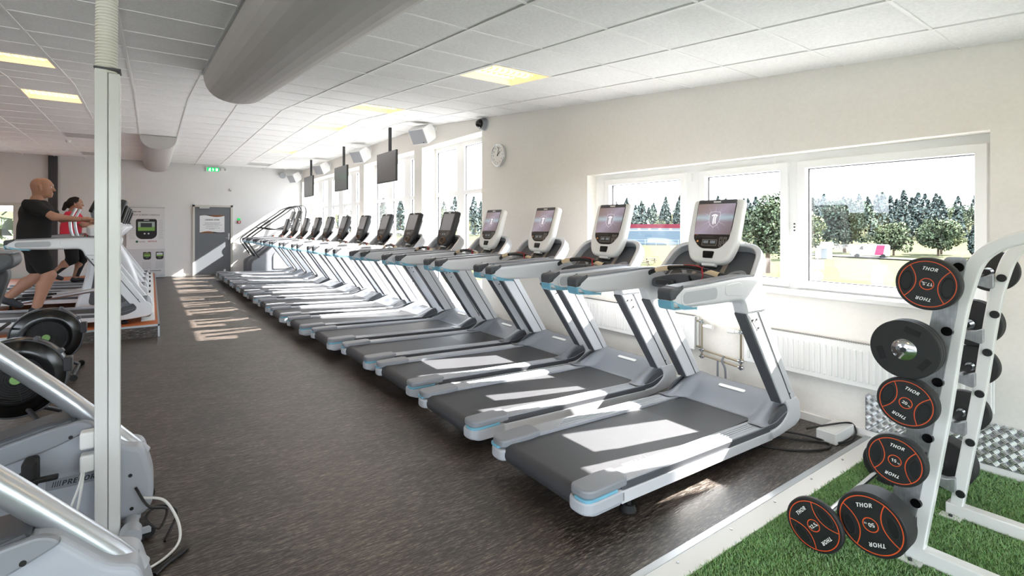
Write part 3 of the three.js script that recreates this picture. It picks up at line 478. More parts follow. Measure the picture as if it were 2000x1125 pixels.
// half-round ventilation ducts
function ductShape(w, d) { const s = new THREE.Shape(); s.moveTo(-w, 0); s.bezierCurveTo(-w * 0.97, -d * 0.78, -w * 0.55, -d, 0, -d); s.bezierCurveTo(w * 0.55, -d, w * 0.97, -d * 0.78, w, 0); s.closePath(); return s; }
{
  const d = thing('ventilation_duct', 'big half-round grey fabric duct under the sloping ceiling', 'duct', [0.72, HF - (ZK + 5.77 > 0 ? 0 : -(ZK + 5.77)) * Math.tan(SLOPE), -5.77]);
  d.position.y = slopeY(-5.77) - 0.002; d.rotation.x = SLOPE;
  part(d, 'duct_body', extr(ductShape(0.3, 0.255), 0, 6.6, 0.012).translate(0, 0, 0), mat.duct);
  for (const s of [-1, 1]) part(d, 'duct_rail', box(0.025, 0.02, 6.6, s * 0.3, -0.008, 3.3), mat.alu);
  for (let k = 0; k < 5; k++) { const q = []; for (let a = 0; a < 7; a++) for (let b = 0; b < 9; b++) { const ang = 0.35 + b * 0.055, x = -0.298 * Math.cos(ang * 1.1) - 0.001, y = -0.255 * Math.sin(ang) * 0.98; q.push(box(0.004, 0.012, 0.005, x - 0.002, y, 0.35 + k * 0.75 + a * 0.028)); } part(d, 'duct_perforation', join(q), mat.greyDark).userData.kind = 'stuff'; }
  const e = thing('ventilation_duct', 'shorter half-round grey duct under the level ceiling by the far wall', 'duct', [0.117, HF - 0.002, ZFAR + 0.01]);
  part(e, 'duct_body', extr(ductShape(0.302, 0.255), 0, 5.03, 0.01), mat.duct); part(e, 'duct_end', extr(ductShape(0.298, 0.251), 5.02, 5.034, 0.002), mat.duct, 'flat end plate');
}
// hanging televisions
{
  const make = (label, z) => {
    const t = thing('television', label, 'television', [3.4, 2.448, z], 0, 'televisions hung in front of the windows');
    part(t, 'cabinet', rbox(0.035, 0.535, 0.885, 0.006, 0.02, 0, 0), mat.black); part(t, 'display', box(0.004, 0.505, 0.86, 0.001, 0.004, 0), std(0x6f6f72, 0.12));
    part(t, 'back_cover', rbox(0.04, 0.32, 0.5, 0.012, 0.055, -0.03, 0), mat.charcoal); part(t, 'pole', span(0.055, 0.1, -0.02, HF - 2.448 + 0.02, -0.025, 0.025, 0.004), mat.charcoal); part(t, 'mount_plate', span(0.04, 0.08, -0.1, 0.1, -0.1, 0.1), mat.charcoal);
    return t;
  };
  make('flat television hung from a pole, closest to the wall clock', -8.42); make('flat television hung from a pole, middle one of the row', -11.02); make('flat television hung from a pole, closest to the far wall', -13.77);
}
// loudspeakers on the window wall
['closest to the wall clock', 'second from the wall clock', 'third from the wall clock', 'in the far corner of the room'].forEach((where, n) => {
  const z = [-7.45, -10.4, -13.36, -16.38][n], t = thing('loudspeaker', `white angled wall loudspeaker ${where}`, 'loudspeaker', [3.655, 2.93, z], 0, 'loudspeakers on the window wall');
  const b = new THREE.Group(); t.rotation.set(0, 0.35, 0);
  const tilt = (g) => g.rotateZ(0.5);
  part(t, 'speaker_box', tilt(extr(rpoly([[-0.15, -0.14, 0.012], [-0.15, 0.12, 0.012], [0.06, 0.14, 0.05], [0.12, 0.02, 0.05], [0.08, -0.12, 0.04]]), -0.17, 0.17, 0.008)), mat.white);
  part(t, 'grille', tilt(span(-0.156, -0.149, -0.125, 0.108, -0.155, 0.155, 0.003)), mat.greyLight); part(t, 'badge', tilt(span(-0.16, -0.155, -0.115, -0.1, 0.08, 0.1)), mat.charcoal);
  part(t, 'bracket', join([rod([0.06, 0.05, 0.0], [0.23, 0.07, -0.02], 0.016), box(0.012, 0.13, 0.09, 0.225, 0.07, -0.02), box(0.02, 0.05, 0.03, 0.1, 0.07, 0.17)]), mat.white);
});
solo('alarm_sounder', join([cyl(0.055, 0.06, 0.05, 20).rotateZ(Math.PI / 2).translate(3.885, 2.99, -8.2), cyl(0.06, 0.06, 0.03, 20).rotateZ(Math.PI / 2).translate(3.92, 2.99, -8.2)]), mat.red, 'red round alarm sounder on the wall beside a loudspeaker', 'alarm');
for (const [x, y, z, nx, l] of [[3.88, 2.87, -6.02, 1, 'grey dome camera on the wall above the clock'], [3.35, 2.97, -16.67, 0, 'grey dome camera on the far wall beside a loudspeaker']]) {
  const t = thing('security_camera', l, 'camera', [x, y, z], nx ? 0 : -Math.PI / 2);
  part(t, 'housing', cyl(0.075, 0.09, 0.07, 24).rotateZ(Math.PI / 2).translate(0.0, 0, 0), mat.grey); part(t, 'mount_ring', cyl(0.09, 0.09, 0.025, 24).rotateZ(Math.PI / 2).translate(0.042, 0, 0), mat.greyLight); part(t, 'dome', new THREE.SphereGeometry(0.062, 20, 14).translate(-0.045, 0, 0), mat.blackGloss);
}
// wall clock
{
  const tex = canvasTex(512, 512, (c, w) => { c.fillStyle = '#eceae6'; c.fillRect(0, 0, w, w); c.fillStyle = '#2c2a28'; c.textAlign = 'center'; c.textBaseline = 'middle'; c.font = 'bold 50px sans-serif'; for (let k = 1; k <= 12; k++) { const a = (k * Math.PI) / 6; c.fillText(String(k), w / 2 + 190 * Math.sin(a), w / 2 - 190 * Math.cos(a)); } for (let k = 0; k < 60; k++) { const a = (k * Math.PI) / 30; c.fillRect(w / 2 + 228 * Math.sin(a) - 2, w / 2 - 228 * Math.cos(a) - 2, 4, 4); } });
  const t = thing('wall_clock', 'round chrome wall clock with white face beside the tall windows', 'clock', [XW - 0.002, 2.385, -5.65], -Math.PI / 2);
  part(t, 'case', cyl(0.158, 0.158, 0.035, 48).rotateX(Math.PI / 2).translate(0, 0, 0.018), mat.chrome); part(t, 'rim', new THREE.TorusGeometry(0.148, 0.011, 10, 48).translate(0, 0, 0.036), mat.chrome);
  part(t, 'dial', new THREE.CircleGeometry(0.142, 48).translate(0, 0, 0.0372), std(0xffffff, 0.35, 0, { map: tex }));
  const hand = (l, w, a) => box(w, l, 0.003, 0, l / 2 - 0.015, 0).rotateZ(-a).translate(0, 0, 0.041);
  part(t, 'hour_hand', hand(0.09, 0.009, 0.95), mat.black); part(t, 'minute_hand', hand(0.125, 0.006, 0.28), mat.black); part(t, 'hand_hub', cyl(0.008, 0.008, 0.006, 12).rotateX(Math.PI / 2).translate(0, 0, 0.042), mat.black);
}
// things on the far wall
{
  const tex = canvasTex(256, 100, (c, w, h) => { c.fillStyle = '#0c8a48'; c.fillRect(0, 0, w, h); c.fillStyle = '#f4fff8'; c.fillRect(184, 22, 42, 60); c.beginPath(); c.arc(66, 26, 10, 0, 7); c.fill(); c.lineWidth = 11; c.lineCap = 'round'; c.strokeStyle = '#f4fff8'; c.beginPath(); c.moveTo(62, 40); c.lineTo(52, 62); c.lineTo(34, 78); c.moveTo(52, 62); c.lineTo(70, 76); c.lineTo(62, 90); c.moveTo(44, 44); c.lineTo(80, 50); c.stroke(); c.fillRect(122, 20, 14, 42); c.beginPath(); c.moveTo(106, 58); c.lineTo(152, 58); c.lineTo(129, 84); c.fill(); });
  const e = thing('exit_sign', 'green illuminated emergency exit sign above the grey door', 'exit sign', [1.46, 3.045, ZFAR]);
  part(e, 'sign_box', rbox(0.36, 0.13, 0.05, 0.006, 0, 0, 0.026), mat.white); part(e, 'sign_face', new THREE.PlaneGeometry(0.31, 0.115).translate(0.012, 0, 0.0525), std(0xffffff, 0.4, 0, { map: tex, emissive: 0xffffff, emissiveMap: tex, emissiveIntensity: 0.3 }));
  const u = thing('emergency_light', 'small white emergency light box beside the exit sign', 'light', [1.745, 3.056, ZFAR]); part(u, 'light_box', rbox(0.15, 0.09, 0.05, 0.008, 0, 0, 0.026), mat.white); part(u, 'lens', rbox(0.05, 0.06, 0.012, 0.005, 0.035, 0, 0.052), mat.greyLight);
  const s = thing('motion_sensor', 'small white sensor on the far wall below the exit sign', 'sensor', [1.925, 2.47, ZFAR]); part(s, 'sensor_body', rbox(0.06, 0.085, 0.045, 0.012, 0, 0, 0.023), mat.white); part(s, 'sensor_eye', rbox(0.035, 0.03, 0.008, 0.003, 0, -0.018, 0.047), mat.grey);
  const a = thing('fire_alarm_button', 'red alarm button with green sign on the far wall right of the door', 'alarm', [2.147, 1.56, ZFAR]); part(a, 'button_box', rbox(0.085, 0.085, 0.05, 0.006, 0, -0.035, 0.026), mat.red); part(a, 'button_window', rbox(0.04, 0.04, 0.006, 0.002, 0, -0.035, 0.052), mat.white); part(a, 'green_sign', rbox(0.085, 0.06, 0.012, 0.003, 0, 0.045, 0.008), mat.exitGreen);
  const bt = canvasTex(512, 1136, (c, w, h) => {
    c.fillStyle = '#d9d9db'; c.fillRect(0, 0, w, h); c.fillStyle = '#c6c7cb'; c.fillRect(0, h * 0.6, w, h * 0.4);
    c.fillStyle = '#16171a'; c.font = 'italic bold 30px sans-serif'; c.fillText('///PRECOR', 34, 82); c.font = '35px sans-serif'; c.fillText('TOUCH SCREEN CONSOLE', 34, 134, 446);
    const con = (x, y, k, green) => { c.fillStyle = '#1b1c1f'; c.beginPath(); c.roundRect(x - 140 * k, y, 280 * k, 330 * k, [30 * k, 30 * k, 90 * k, 90 * k]); c.fill(); c.fillStyle = green; c.fillRect(x - 112 * k, y + 44 * k, 224 * k, 150 * k); c.fillStyle = '#7fae56'; c.fillRect(x - 112 * k, y + 130 * k, 224 * k, 64 * k); c.fillStyle = '#dfe3e6'; c.beginPath(); c.arc(x - 24 * k, y + 240 * k, 12 * k, 0, 7); c.arc(x + 28 * k, y + 240 * k, 12 * k, 0, 7); c.fill(); c.fillRect(x - 36 * k, y + 14 * k, 72 * k, 10 * k); };
    con(262, 190, 1, '#a9b9b0'); c.fillStyle = '#3a3f44'; c.fillRect(185, 255, 150, 70); con(270, h * 0.645, 0.38, '#6e7b42'); con(440, h * 0.645, 0.38, '#c9ccd0');
    c.fillStyle = '#1f5a3f'; c.beginPath(); c.arc(136, 560, 18, 0, 7); c.fill(); c.font = '26px sans-serif'; c.fillStyle = '#33383a'; c.fillText('Spotify', 164, 570); c.fillStyle = '#a51c2c'; c.font = 'bold 30px sans-serif'; c.fillText('NETFLIX', 282, 570);
    c.fillStyle = '#a5a7ab'; for (let k = 0; k < 16; k++) { c.fillRect(36, 210 + k * 20, 62 + rnd() * 20, 4); c.fillRect(424, 210 + k * 20, 50 + rnd() * 20, 4); } for (let k = 0; k < 9; k++) { c.fillRect(205, h * 0.79 + k * 13, 120, 4); c.fillRect(380, h * 0.79 + k * 13, 110, 4); }
    c.fillStyle = '#23252a'; c.fillRect(310, h - 95, 150, 8); c.fillRect(170, h - 96, 110, 12);
  });
  const b = thing('roll_up_banner', 'tall white roll-up banner reading touch screen console', 'banner', [-0.115, 0, -16.52]);
  part(b, 'print', box(0.845, 1.86, 0.004, 0, 0.975, 0), [mat.white, mat.white, mat.white, mat.white, std(0xffffff, 0.6, 0, { map: bt }), mat.white]); part(b, 'cassette', rbox(0.86, 0.07, 0.12, 0.02, 0, 0.035, -0.03), mat.alu); part(b, 'top_rail', rbox(0.85, 0.025, 0.02, 0.005, 0, 1.905, 0), mat.alu); part(b, 'pole', rod([0, 0.05, -0.04], [0, 1.9, -0.02], 0.01), mat.alu);
}
// white power post with corrugated hose
{
  const t = thing('power_post', 'white square cable post with corrugated hose standing by the bikes', 'post', [-0.16, 0, -2.85]);
  part(t, 'column', span(-0.044, 0.002, 0, 2.115, -0.045, 0.04, 0.006), mat.whiteGloss); part(t, 'column_half', span(0.004, 0.046, 0, 2.1, -0.045, 0.04, 0.006), mat.whiteGloss); part(t, 'column_cap', span(-0.047, 0.049, 2.112, 2.122, -0.048, 0.043, 0.003), mat.greyDark);
  const hose = []; const pts = [[-0.005, 2.1, 0], [-0.004, 2.3, 0.002], [0.0, 2.5, 0.004], [0.012, 2.72, 0.01]];
  const curve = new THREE.CatmullRomCurve3(pts.map((p) => V3(...p))); const q = part(t, 'hose', new THREE.TubeGeometry(curve, 24, 0.034, 16), mat.hose);
  for (let k = 0; k < 44; k++) { const u = (k + 0.5) / 44, p = curve.getPoint(u), d = curve.getTangent(u); hose.push(new THREE.TorusGeometry(0.036, 0.0055, 8, 20).applyQuaternion(new THREE.Quaternion().setFromUnitVectors(V3(0, 0, 1), d)).translate(p.x, p.y, p.z)); }
  part(q, 'hose_ribs', join(hose), mat.hose);
  part(t, 'outlet_box', span(-0.095, -0.044, 0.445, 0.52, -0.03, 0.03, 0.01), mat.white); part(t, 'outlet_box', span(-0.095, -0.044, 0.345, 0.42, -0.03, 0.03, 0.01), mat.white);
  part(t, 'power_cord', tube([[-0.085, 0.36, 0.02], [-0.095, 0.3, 0.04], [-0.12, 0.22, 0.05], [-0.14, 0.12, 0.03], [-0.15, 0.02, 0.0]], 0.005, 24, 6), mat.white);
  part(t, 'power_cord', tube([[-0.08, 0.36, 0.01], [-0.088, 0.28, 0.05], [-0.1, 0.2, 0.06], [-0.125, 0.1, 0.045], [-0.14, 0.02, 0.02]], 0.005, 24, 6), mat.white);
}

// ------------------------------------------------------------------ barbell rack and barbells
const upZ = (y) => -0.73 + 0.135 * y;
{
  const t = thing('barbell_rack', 'white steel barbell rack with grey hook plates on the turf', 'rack', [0, 0.012, 0]);
  for (const [X, which] of [[2.66, 'near'], [3.215, 'far']]) {
    const side = part(t, 'side_frame', (() => {
      const c = new THREE.CatmullRomCurve3([[X, 0.03, upZ(0)], [X, 0.6, upZ(0.6)], [X, 1.15, upZ(1.15)], [X, 1.3, -0.52], [X, 1.37, -0.4], [X, 1.385, -0.2], [X, 1.385, 0.1], [X, 1.385, 0.35]].map((p) => V3(...p)), false, 'centripetal');
      const sec = rpoly([[-0.024, -0.024], [0.024, -0.024], [0.024, 0.024], [-0.024, 0.024]], 0.007), P = sec.getPoints(6), n = 60, pos = [], idx = [];
      for (let i = 0; i <= n; i++) { const p = c.getPoint(i / n), d = c.getTangent(i / n), up = V3(0, -d.z, d.y); P.forEach((q) => pos.push(p.x + q.x, p.y + up.y * q.y, p.z + up.z * q.y)); }
      for (let i = 0; i < n; i++) for (let j = 0; j < P.length - 1; j++) { const a = i * P.length + j; idx.push(a, a + P.length, a + 1, a + 1, a + P.length, a + P.length + 1); }
      const g = new THREE.BufferGeometry(); g.setAttribute('position', new THREE.Float32BufferAttribute(pos, 3)); g.setIndex(idx); g.computeVertexNormals(); return g;
    })(), mat.whiteGloss);
    part(t, 'base_tube', span(X - 0.03, X + 0.03, 0, 0.06, upZ(0) - 0.035, 0.42, 0.006), mat.whiteGloss);
    part(t, 'rear_leg', span(X - 0.028, X + 0.028, 0.05, 1.41, 0.34, 0.4, 0.006), mat.whiteGloss);
    part(t, 'foot_plate', span(X - 0.075, X - 0.02, 0, 0.008, upZ(0) - 0.05, upZ(0) + 0.03, 0.002), mat.whiteGloss); part(t, 'anchor_bolt', cyl(0.008, 0.008, 0.01, 12).translate(X - 0.052, 0.011, upZ(0) - 0.01), mat.charcoal);
    // hook plate, in (z, y)
    const sh = rpoly([[upZ(0.04) - 0.115, 0.05, 0.01], [upZ(0.04) - 0.02, 0.05, 0.01], [upZ(1.28) - 0.005, 1.285, 0.02], [upZ(1.28) - 0.075, 1.285, 0.02]]);
    if (which === 'near') part(t, 'hook_plate', extrX(sh, X - 0.038, X - 0.03, 0.001), mat.steel, 'scuffed grey steel plate');
    for (const y of [1.19, 0.93, 0.718, 0.479, 0.194]) {
      const h = part(t, 'hook', extrX(rpoly([[upZ(y) - 0.115, y - 0.05, 0.02], [upZ(y) - 0.02, y - 0.075, 0.02], [upZ(y) - 0.02, y + 0.0, 0.01], [upZ(y) - 0.055, y - 0.018, 0.012], [upZ(y) - 0.098, y - 0.018, 0.012], [upZ(y) - 0.118, y + 0.02, 0.01]]), X - 0.05, X + 0.0, 0.003), which === 'near' ? mat.black : mat.steel);
      if (which === 'near') part(h, 'bumper', cyl(0.018, 0.02, 0.014, 18).rotateZ(Math.PI / 2).translate(X - 0.036, y + 0.055, upZ(y) - 0.02), mat.blackGloss);
    }
    if (which === 'far') for (const y of [0.12, 0.38, 0.62, 0.82, 1.0, 1.17]) part(t, 'tube_plug', cyl(0.017, 0.018, 0.008, 18).rotateZ(Math.PI / 2).translate(X - 0.031, y, upZ(y) + 0.005), mat.black);
  }
  part(t, 'cross_tube', span(2.66, 3.215, 0.005, 0.055, 0.345, 0.395, 0.006), mat.whiteGloss);
}
function plateTex(num, rot) {
  return canvasTex(512, 512, (c, w) => {
    c.fillStyle = '#191a1c'; c.fillRect(0, 0, w, w); c.translate(w / 2, w / 2); c.rotate(rot); c.strokeStyle = '#d9521d'; c.lineWidth = 9;
    c.beginPath(); c.arc(0, 0, 238, 0, 7); c.stroke(); c.beginPath(); c.arc(0, 0, 58, 0, 7); c.stroke();
    for (const s of [-1, 1]) { c.beginPath(); c.moveTo(s * 168, -168); c.quadraticCurveTo(s * 20, 0, s * 168, 168); c.stroke(); c.fillStyle = '#0f1011'; c.beginPath(); c.ellipse(s * 168, 0, 42, 92, 0, 0, 7); c.fill(); c.beginPath(); c.ellipse(0, s * 160, 92, 40, 0, 0, 7); c.fill(); }
    c.fillStyle = '#eeeeea'; c.textAlign = 'center'; c.textBaseline = 'middle'; c.font = 'italic bold 50px sans-serif'; c.fillText('THOR', 0, -160); c.save(); c.rotate(Math.PI); c.fillText('THOR', 0, -160); c.restore();
    c.font = 'bold 46px sans-serif'; c.fillText(num, -8, 0); c.font = 'bold 18px sans-serif'; c.fillText('kg', 36, 12);
  });
}
function barbell(label, num, rot, pos, r, thick, len, old, turn = 0) {
  const t = thing('barbell', label, 'barbell', pos, turn, 'fixed barbells on and beside the rack');
  part(t, 'bar', rod([0.02, 0, 0], [len - 0.02, 0, 0], 0.0145, 18), mat.chrome);
  const half = old ? 0.0235 : 0.02; for (const x of [thick + 0.012, len - thick - 0.012]) part(t, 'collar', rod([x - 0.03, 0, 0], [x + 0.03, 0, 0], half, 18), mat.chrome);
  const lathe = (p) => new THREE.LatheGeometry(p.map((q) => new THREE.Vector2(...q)), 56).rotateZ(Math.PI / 2);
  for (const s of [0, 1]) {
    const place = (g) => s ? g.rotateY(Math.PI).translate(len, 0, 0) : g;
    if (old) {
      for (let k = 0; k < 3; k++) part(t, 'weight_disc', place(lathe([[0.02, 0], [r - 0.004, 0], [r, -0.005], [r, -thick / 3 + 0.006], [r - 0.004, -thick / 3 + 0.001], [0.02, -thick / 3 + 0.001]]).translate((k * thick) / 3, 0, 0)), mat.rubberRib);
      part(t, 'hub', place(lathe([[0, 0.006], [0.014, 0.006], [0.016, 0.003], [0.04, 0.003], [0.042, -0.01]]).translate(0, 0, 0)), mat.chrome, 'chrome end hub'); part(t, 'hub_screw', place(cyl(0.01, 0.01, 0.006, 12).rotateZ(Math.PI / 2).translate(-0.006, 0, 0)), mat.charcoal);
      for (const a of [0.35, 2.2, 4.4]) part(t, 'raised_mark', place(box(0.003, 0.022, 0.05, -0.0012, 0.078, 0).rotateX(a)), mat.rubber);
    } else {
      const head = part(t, 'weight_head', place(lathe([[0, 0], [r - 0.006, 0], [r, -0.007], [r, -thick + 0.007], [r - 0.006, -thick], [0, -thick]])), mat.rubberRib);
      part(head, 'printed_face', place(new THREE.CircleGeometry(r - 0.007, 48).rotateY(-Math.PI / 2).translate(-0.0012, 0, 0)), std(0xffffff, 0.5, 0, { map: s ? plateTex(num, 0.4) : plateTex(num, rot) }), 'orange ring print with weight number');
      for (const a of [0, Math.PI]) part(head, 'grip_rim', place(new THREE.TorusGeometry(0.03, 0.003, 6, 24).scale(0.62, 1.25, 1).translate((r - 0.007) * 0.67, 0, 0).rotateZ(a - rot).rotateY(-Math.PI / 2).translate(-0.002, 0, 0)), mat.rubber);
    }
  }
  return t;
}
barbell('barbell marked 17.5 with orange ring on the top hooks of the rack', '17.5', 3.3, [2.42, 1.2, -0.635], 0.1, 0.045, 0.98);
barbell('barbell with plain black discs and chrome hub, second row of the rack', '', 0, [2.4, 0.94, -0.70], 0.113, 0.075, 1.0, true);
barbell('barbell marked 20 with orange ring on the third row of the rack', '20', 0.35, [2.42, 0.728, -0.70], 0.098, 0.05, 0.98);
barbell('barbell marked 15 with orange ring on the fourth row of the rack', '15', 0.12, [2.42, 0.489, -0.735], 0.1, 0.045, 0.98);
barbell('thick barbell marked 50 with orange ring on the lowest row of the rack', '50', 2.8, [2.4, 0.204, -0.81], 0.125, 0.11, 1.02);
barbell('barbell marked 12.5 with orange ring lying on the green turf', '12.5', -0.9, [2.345, 0.127, -1.0], 0.112, 0.03, 0.95, false, 0.03);

// ------------------------------------------------------------------ radiators and pipes
function radiator(label, z0, z1) {
  const t = thing('radiator', label, 'radiator', [3.845, 0.355, z0]), L = z1 - z0, H = 0.28;
  part(t, 'front_panel', rbox(0.02, H, L, 0.006, -0.01, H / 2, L / 2), mat.white); part(t, 'back_panel', rbox(0.02, H - 0.01, L, 0.006, 0.045, H / 2, L / 2), mat.white);
  const n = Math.floor((L - 0.06) / 0.036), rg = rbox(0.014, H - 0.07, 0.019, 0.006);
  for (let k = 0; k < n; k++) part(t, 'rib', rg, mat.white).position.set(-0.021, H / 2, 0.04 + k * 0.036);
  part(t, 'top_grille', box(0.075, 0.006, L - 0.01, 0.016, H + 0.001, L / 2), mat.whiteMatt); const sl = []; for (let k = 0; k < L / 0.014 - 2; k++) sl.push(box(0.05, 0.003, 0.006, 0.016, H + 0.004, 0.02 + k * 0.014)); part(t, 'grille_slots', join(sl), mat.greyDark).userData.kind = 'stuff';
  for (const z of [0.2, L - 0.2]) part(t, 'wall_bracket', box(0.04, 0.2, 0.03, 0.067, H / 2, z), mat.white);
}
radiator('ribbed white radiator behind the second and third treadmills', -3.95, -2.58); radiator('ribbed white radiator behind the barbell rack and first treadmill', -2.14, -0.72);
{
  const t = thing('radiator_pipes', 'bare metal heating pipes with valves between the two radiators', 'pipes'), x = 3.865, zl = -2.53, zr = -2.185;
  const P = (a, b, r = 0.0075) => part(t, 'pipe', rod(a, b, r, 12), mat.brass);
  P([x, 0.3, zl], [x, 0.62, zl]); P([x, 0.3, zr], [x, 0.61, zr]); P([x, 0.36, zl], [x, 0.33, zr]); P([x, 0.315, zl], [x, 0.285, zr]);
  P([x, 0.6, zl], [x, 0.6, zl - 0.05]); P([x, 0.6, zr], [x, 0.6, zr + 0.05]); P([x, 0.38, zl], [x, 0.38, zl - 0.05]); P([x, 0.35, zr], [x, 0.35, zr + 0.05]);
  part(t, 'drop_pipe', rod([x, 0.3, -2.385], [x, 0, -2.385], 0.008), mat.grey); part(t, 'drop_pipe', tube([[x - 0.012, 0.35, -2.325], [x - 0.016, 0.3, -2.335], [x - 0.004, 0.23, -2.315], [x, 0.0, -2.315]], 0.009, 20, 8), mat.grey);
  for (const [y, z] of [[0.6, zl], [0.36, zl], [0.305, zl], [0.57, zr], [0.335, zr], [0.285, zr]]) part(t, 'fitting', join([cyl(0.015, 0.015, 0.035, 6).translate(x, y, z), cyl(0.012, 0.012, 0.045, 6).rotateX(Math.PI / 2).translate(x, y, z)]), mat.chrome);
  for (const [z, s] of [[zl, 1], [zr, -1]]) part(t, 'thermostat_knob', join([cyl(0.018, 0.021, 0.06, 18).rotateX(Math.PI / 2).translate(x - 0.005, 0.565, z + s * 0.075), cyl(0.013, 0.013, 0.03, 14).rotateX(Math.PI / 2).translate(x - 0.003, 0.565, z + s * 0.03)]), mat.white, 'white thermostat knob');
}
{
  const t = thing('cable_box', 'white plastic socket box on the floor by the first treadmill', 'socket box'); part(t, 'box_body', span(3.62, 3.9, 0, 0.075, -1.53, -1.41, 0.006), mat.white); part(t, 'box_lid', span(3.625, 3.895, 0.074, 0.079, -1.525, -1.415, 0.002), mat.whiteMatt);
  solo('black_cable', tube([[3.2, 0.06, -1.75], [3.22, 0.01, -1.66], [3.35, 0.008, -1.5], [3.52, 0.008, -1.42], [3.6, 0.008, -1.46], [3.5, 0.008, -1.6], [3.42, 0.01, -1.7], [3.5, 0.02, -1.72], [3.6, 0.012, -1.6], [3.64, 0.012, -1.43], [3.72, 0.012, -1.385], [3.84, 0.012, -1.39], [3.9, 0.04, -1.4], [3.88, 0.085, -1.43], [3.7, 0.088, -1.5], [3.6, 0.06, -1.58]], 0.0062, 160, 8), mat.black, 'black power cable coiled on the floor by the white socket box', 'cable');
}

// ------------------------------------------------------------------ platform on the left
const PT = 0.157, PX = 0.09, PZ = -7.77;
{
  const p = thing('platform', 'low wooden platform with dark riser and metal edge', 'platform');
  part(p, 'riser', (() => planUV(span(XLEFT + 0.01, PX - 0.008, 0, PT - 0.022, ZFAR + 0.45, PZ - 0.008), 0, 1))(), mat.floor); part(p, 'deck', span(XLEFT + 0.01, PX - 0.01, PT - 0.022, PT, ZFAR + 0.45, PZ - 0.01), mat.wood, 'orange brown wooden top');
  part(p, 'edge_trim', join([span(XLEFT + 0.01, PX, PT - 0.02, PT + 0.003, PZ - 0.02, PZ), span(PX - 0.02, PX, PT - 0.02, PT + 0.003, ZFAR + 0.45, PZ), span(PX - 0.02, PX, 0, PT, PZ - 0.02, PZ)]), mat.alu);
  part(p, 'cable_tray', span(PX - 0.2, PX - 0.05, PT, PT + 0.012, ZFAR + 0.6, PZ - 0.35, 0.003), mat.white);
  for (let k = 0; k < 7; k++) {
    const z = PZ - 1.08 - k * 1.02, o = thing('power_outlet', `white socket block with cables on the platform edge, ${ORD[k]} from the platform corner`, 'socket', [PX - 0.12, PT + 0.012, z], 0, 'socket blocks along the platform edge');
    part(o, 'block', rbox(0.08, 0.06, 0.2, 0.008, 0, 0.03, 0), mat.white); for (const d of [-0.055, 0.01]) part(o, 'plug', rbox(0.04, 0.045, 0.035, 0.008, 0.0, 0.075, d), mat.charcoal);
    part(o, 'cord', tube([[0, 0.1, -0.055], [-0.03, 0.15, -0.02], [-0.06, 0.1, 0.05], [-0.05, 0.02, 0.13], [-0.02, 0.005, 0.2]], 0.005, 24, 6), mat.black); part(o, 'cord', tube([[0, 0.1, 0.01], [-0.02, 0.16, 0.06], [-0.05, 0.1, 0.14], [-0.06, 0.02, 0.22], [-0.03, 0.005, 0.3]], 0.005, 24, 6), mat.white);
  }
}
const ptm = treadmill('black', 'grey treadmill under the running man on the wooden platform', [-2.0, PT + 0.002, -8.36], 'treadmills on the platform');
dup(ptm, [-2.05, PT + 0.002, -12.5], 'grey treadmill under the woman in pink on the wooden platform'); dup(ptm, [-2.05, PT + 0.002, -11.45], 'empty grey treadmill on the platform next to the woman in pink'); dup(ptm, [-2.05, PT + 0.002, -10.45], 'empty grey treadmill on the platform behind the shrouded cross trainer');
{ // cross trainer with a big curved shroud
  const t = thing('cross_trainer', 'grey white cross trainer with tall curved shroud on the platform', 'cross trainer', [-0.14, PT + 0.006, -9.35]);
  const out = rpoly([[0.02, 0.02, 0.1], [-0.02, 0.5, 0.4], [-0.2, 0.95, 0.3], [-0.5, 1.28, 0.08], [-0.62, 1.25, 0.04], [-0.6, 0.6, 0.3], [-0.75, 0.1, 0.1], [-0.7, 0.02, 0.03]]);
  part(t, 'shroud', extr(out, -0.17, 0.17, 0.05, 4), mat.silverLight); for (const s of [-1, 1]) part(t, 'shroud_inset', extr(rpoly([[-0.1, 0.12, 0.08], [-0.13, 0.5, 0.3], [-0.3, 0.85, 0.2], [-0.5, 1.02, 0.05], [-0.52, 0.6, 0.2], [-0.6, 0.12, 0.08]]), s * 0.165, s * 0.175, 0.004), mat.greyDark);
  part(t, 'mast', rod([-0.5, 1.2, 0], [-0.56, 1.5, 0], 0.035), mat.grey); part(t, 'console', extr(rpoly([[-0.15, 0, 0.05], [0.15, 0, 0.05], [0.17, 0.3, 0.03], [-0.17, 0.3, 0.03]]), -0.03, 0.02, 0.012).rotateY(-Math.PI / 2).rotateZ(-0.4).translate(-0.58, 1.45, 0), mat.charcoal);
  for (const s of [-1, 1]) { part(t, 'arm_lever', tube([[-0.4, 0.75, s * 0.24], [-0.7, 1.0, s * 0.27], [-0.78, 1.3, s * 0.27], [-0.72, 1.5, s * 0.26]], 0.02, 24, 10), mat.silverTube); part(t, 'pedal_arm', rod([-0.45, 0.35, s * 0.2], [-1.35, 0.22, s * 0.2], 0.03), mat.silverTube); part(t, 'foot_pedal', rbox(0.36, 0.03, 0.13, 0.01, -1.15, 0.28, s * 0.2), mat.rubber); }
  part(t, 'base', join([span(-1.9, 0.0, 0, 0.06, -0.05, 0.05, 0.01), span(-1.9, -1.8, 0, 0.05, -0.3, 0.3, 0.01), span(-0.35, -0.25, 0, 0.05, -0.32, 0.32, 0.01)]), mat.greyDark);
}
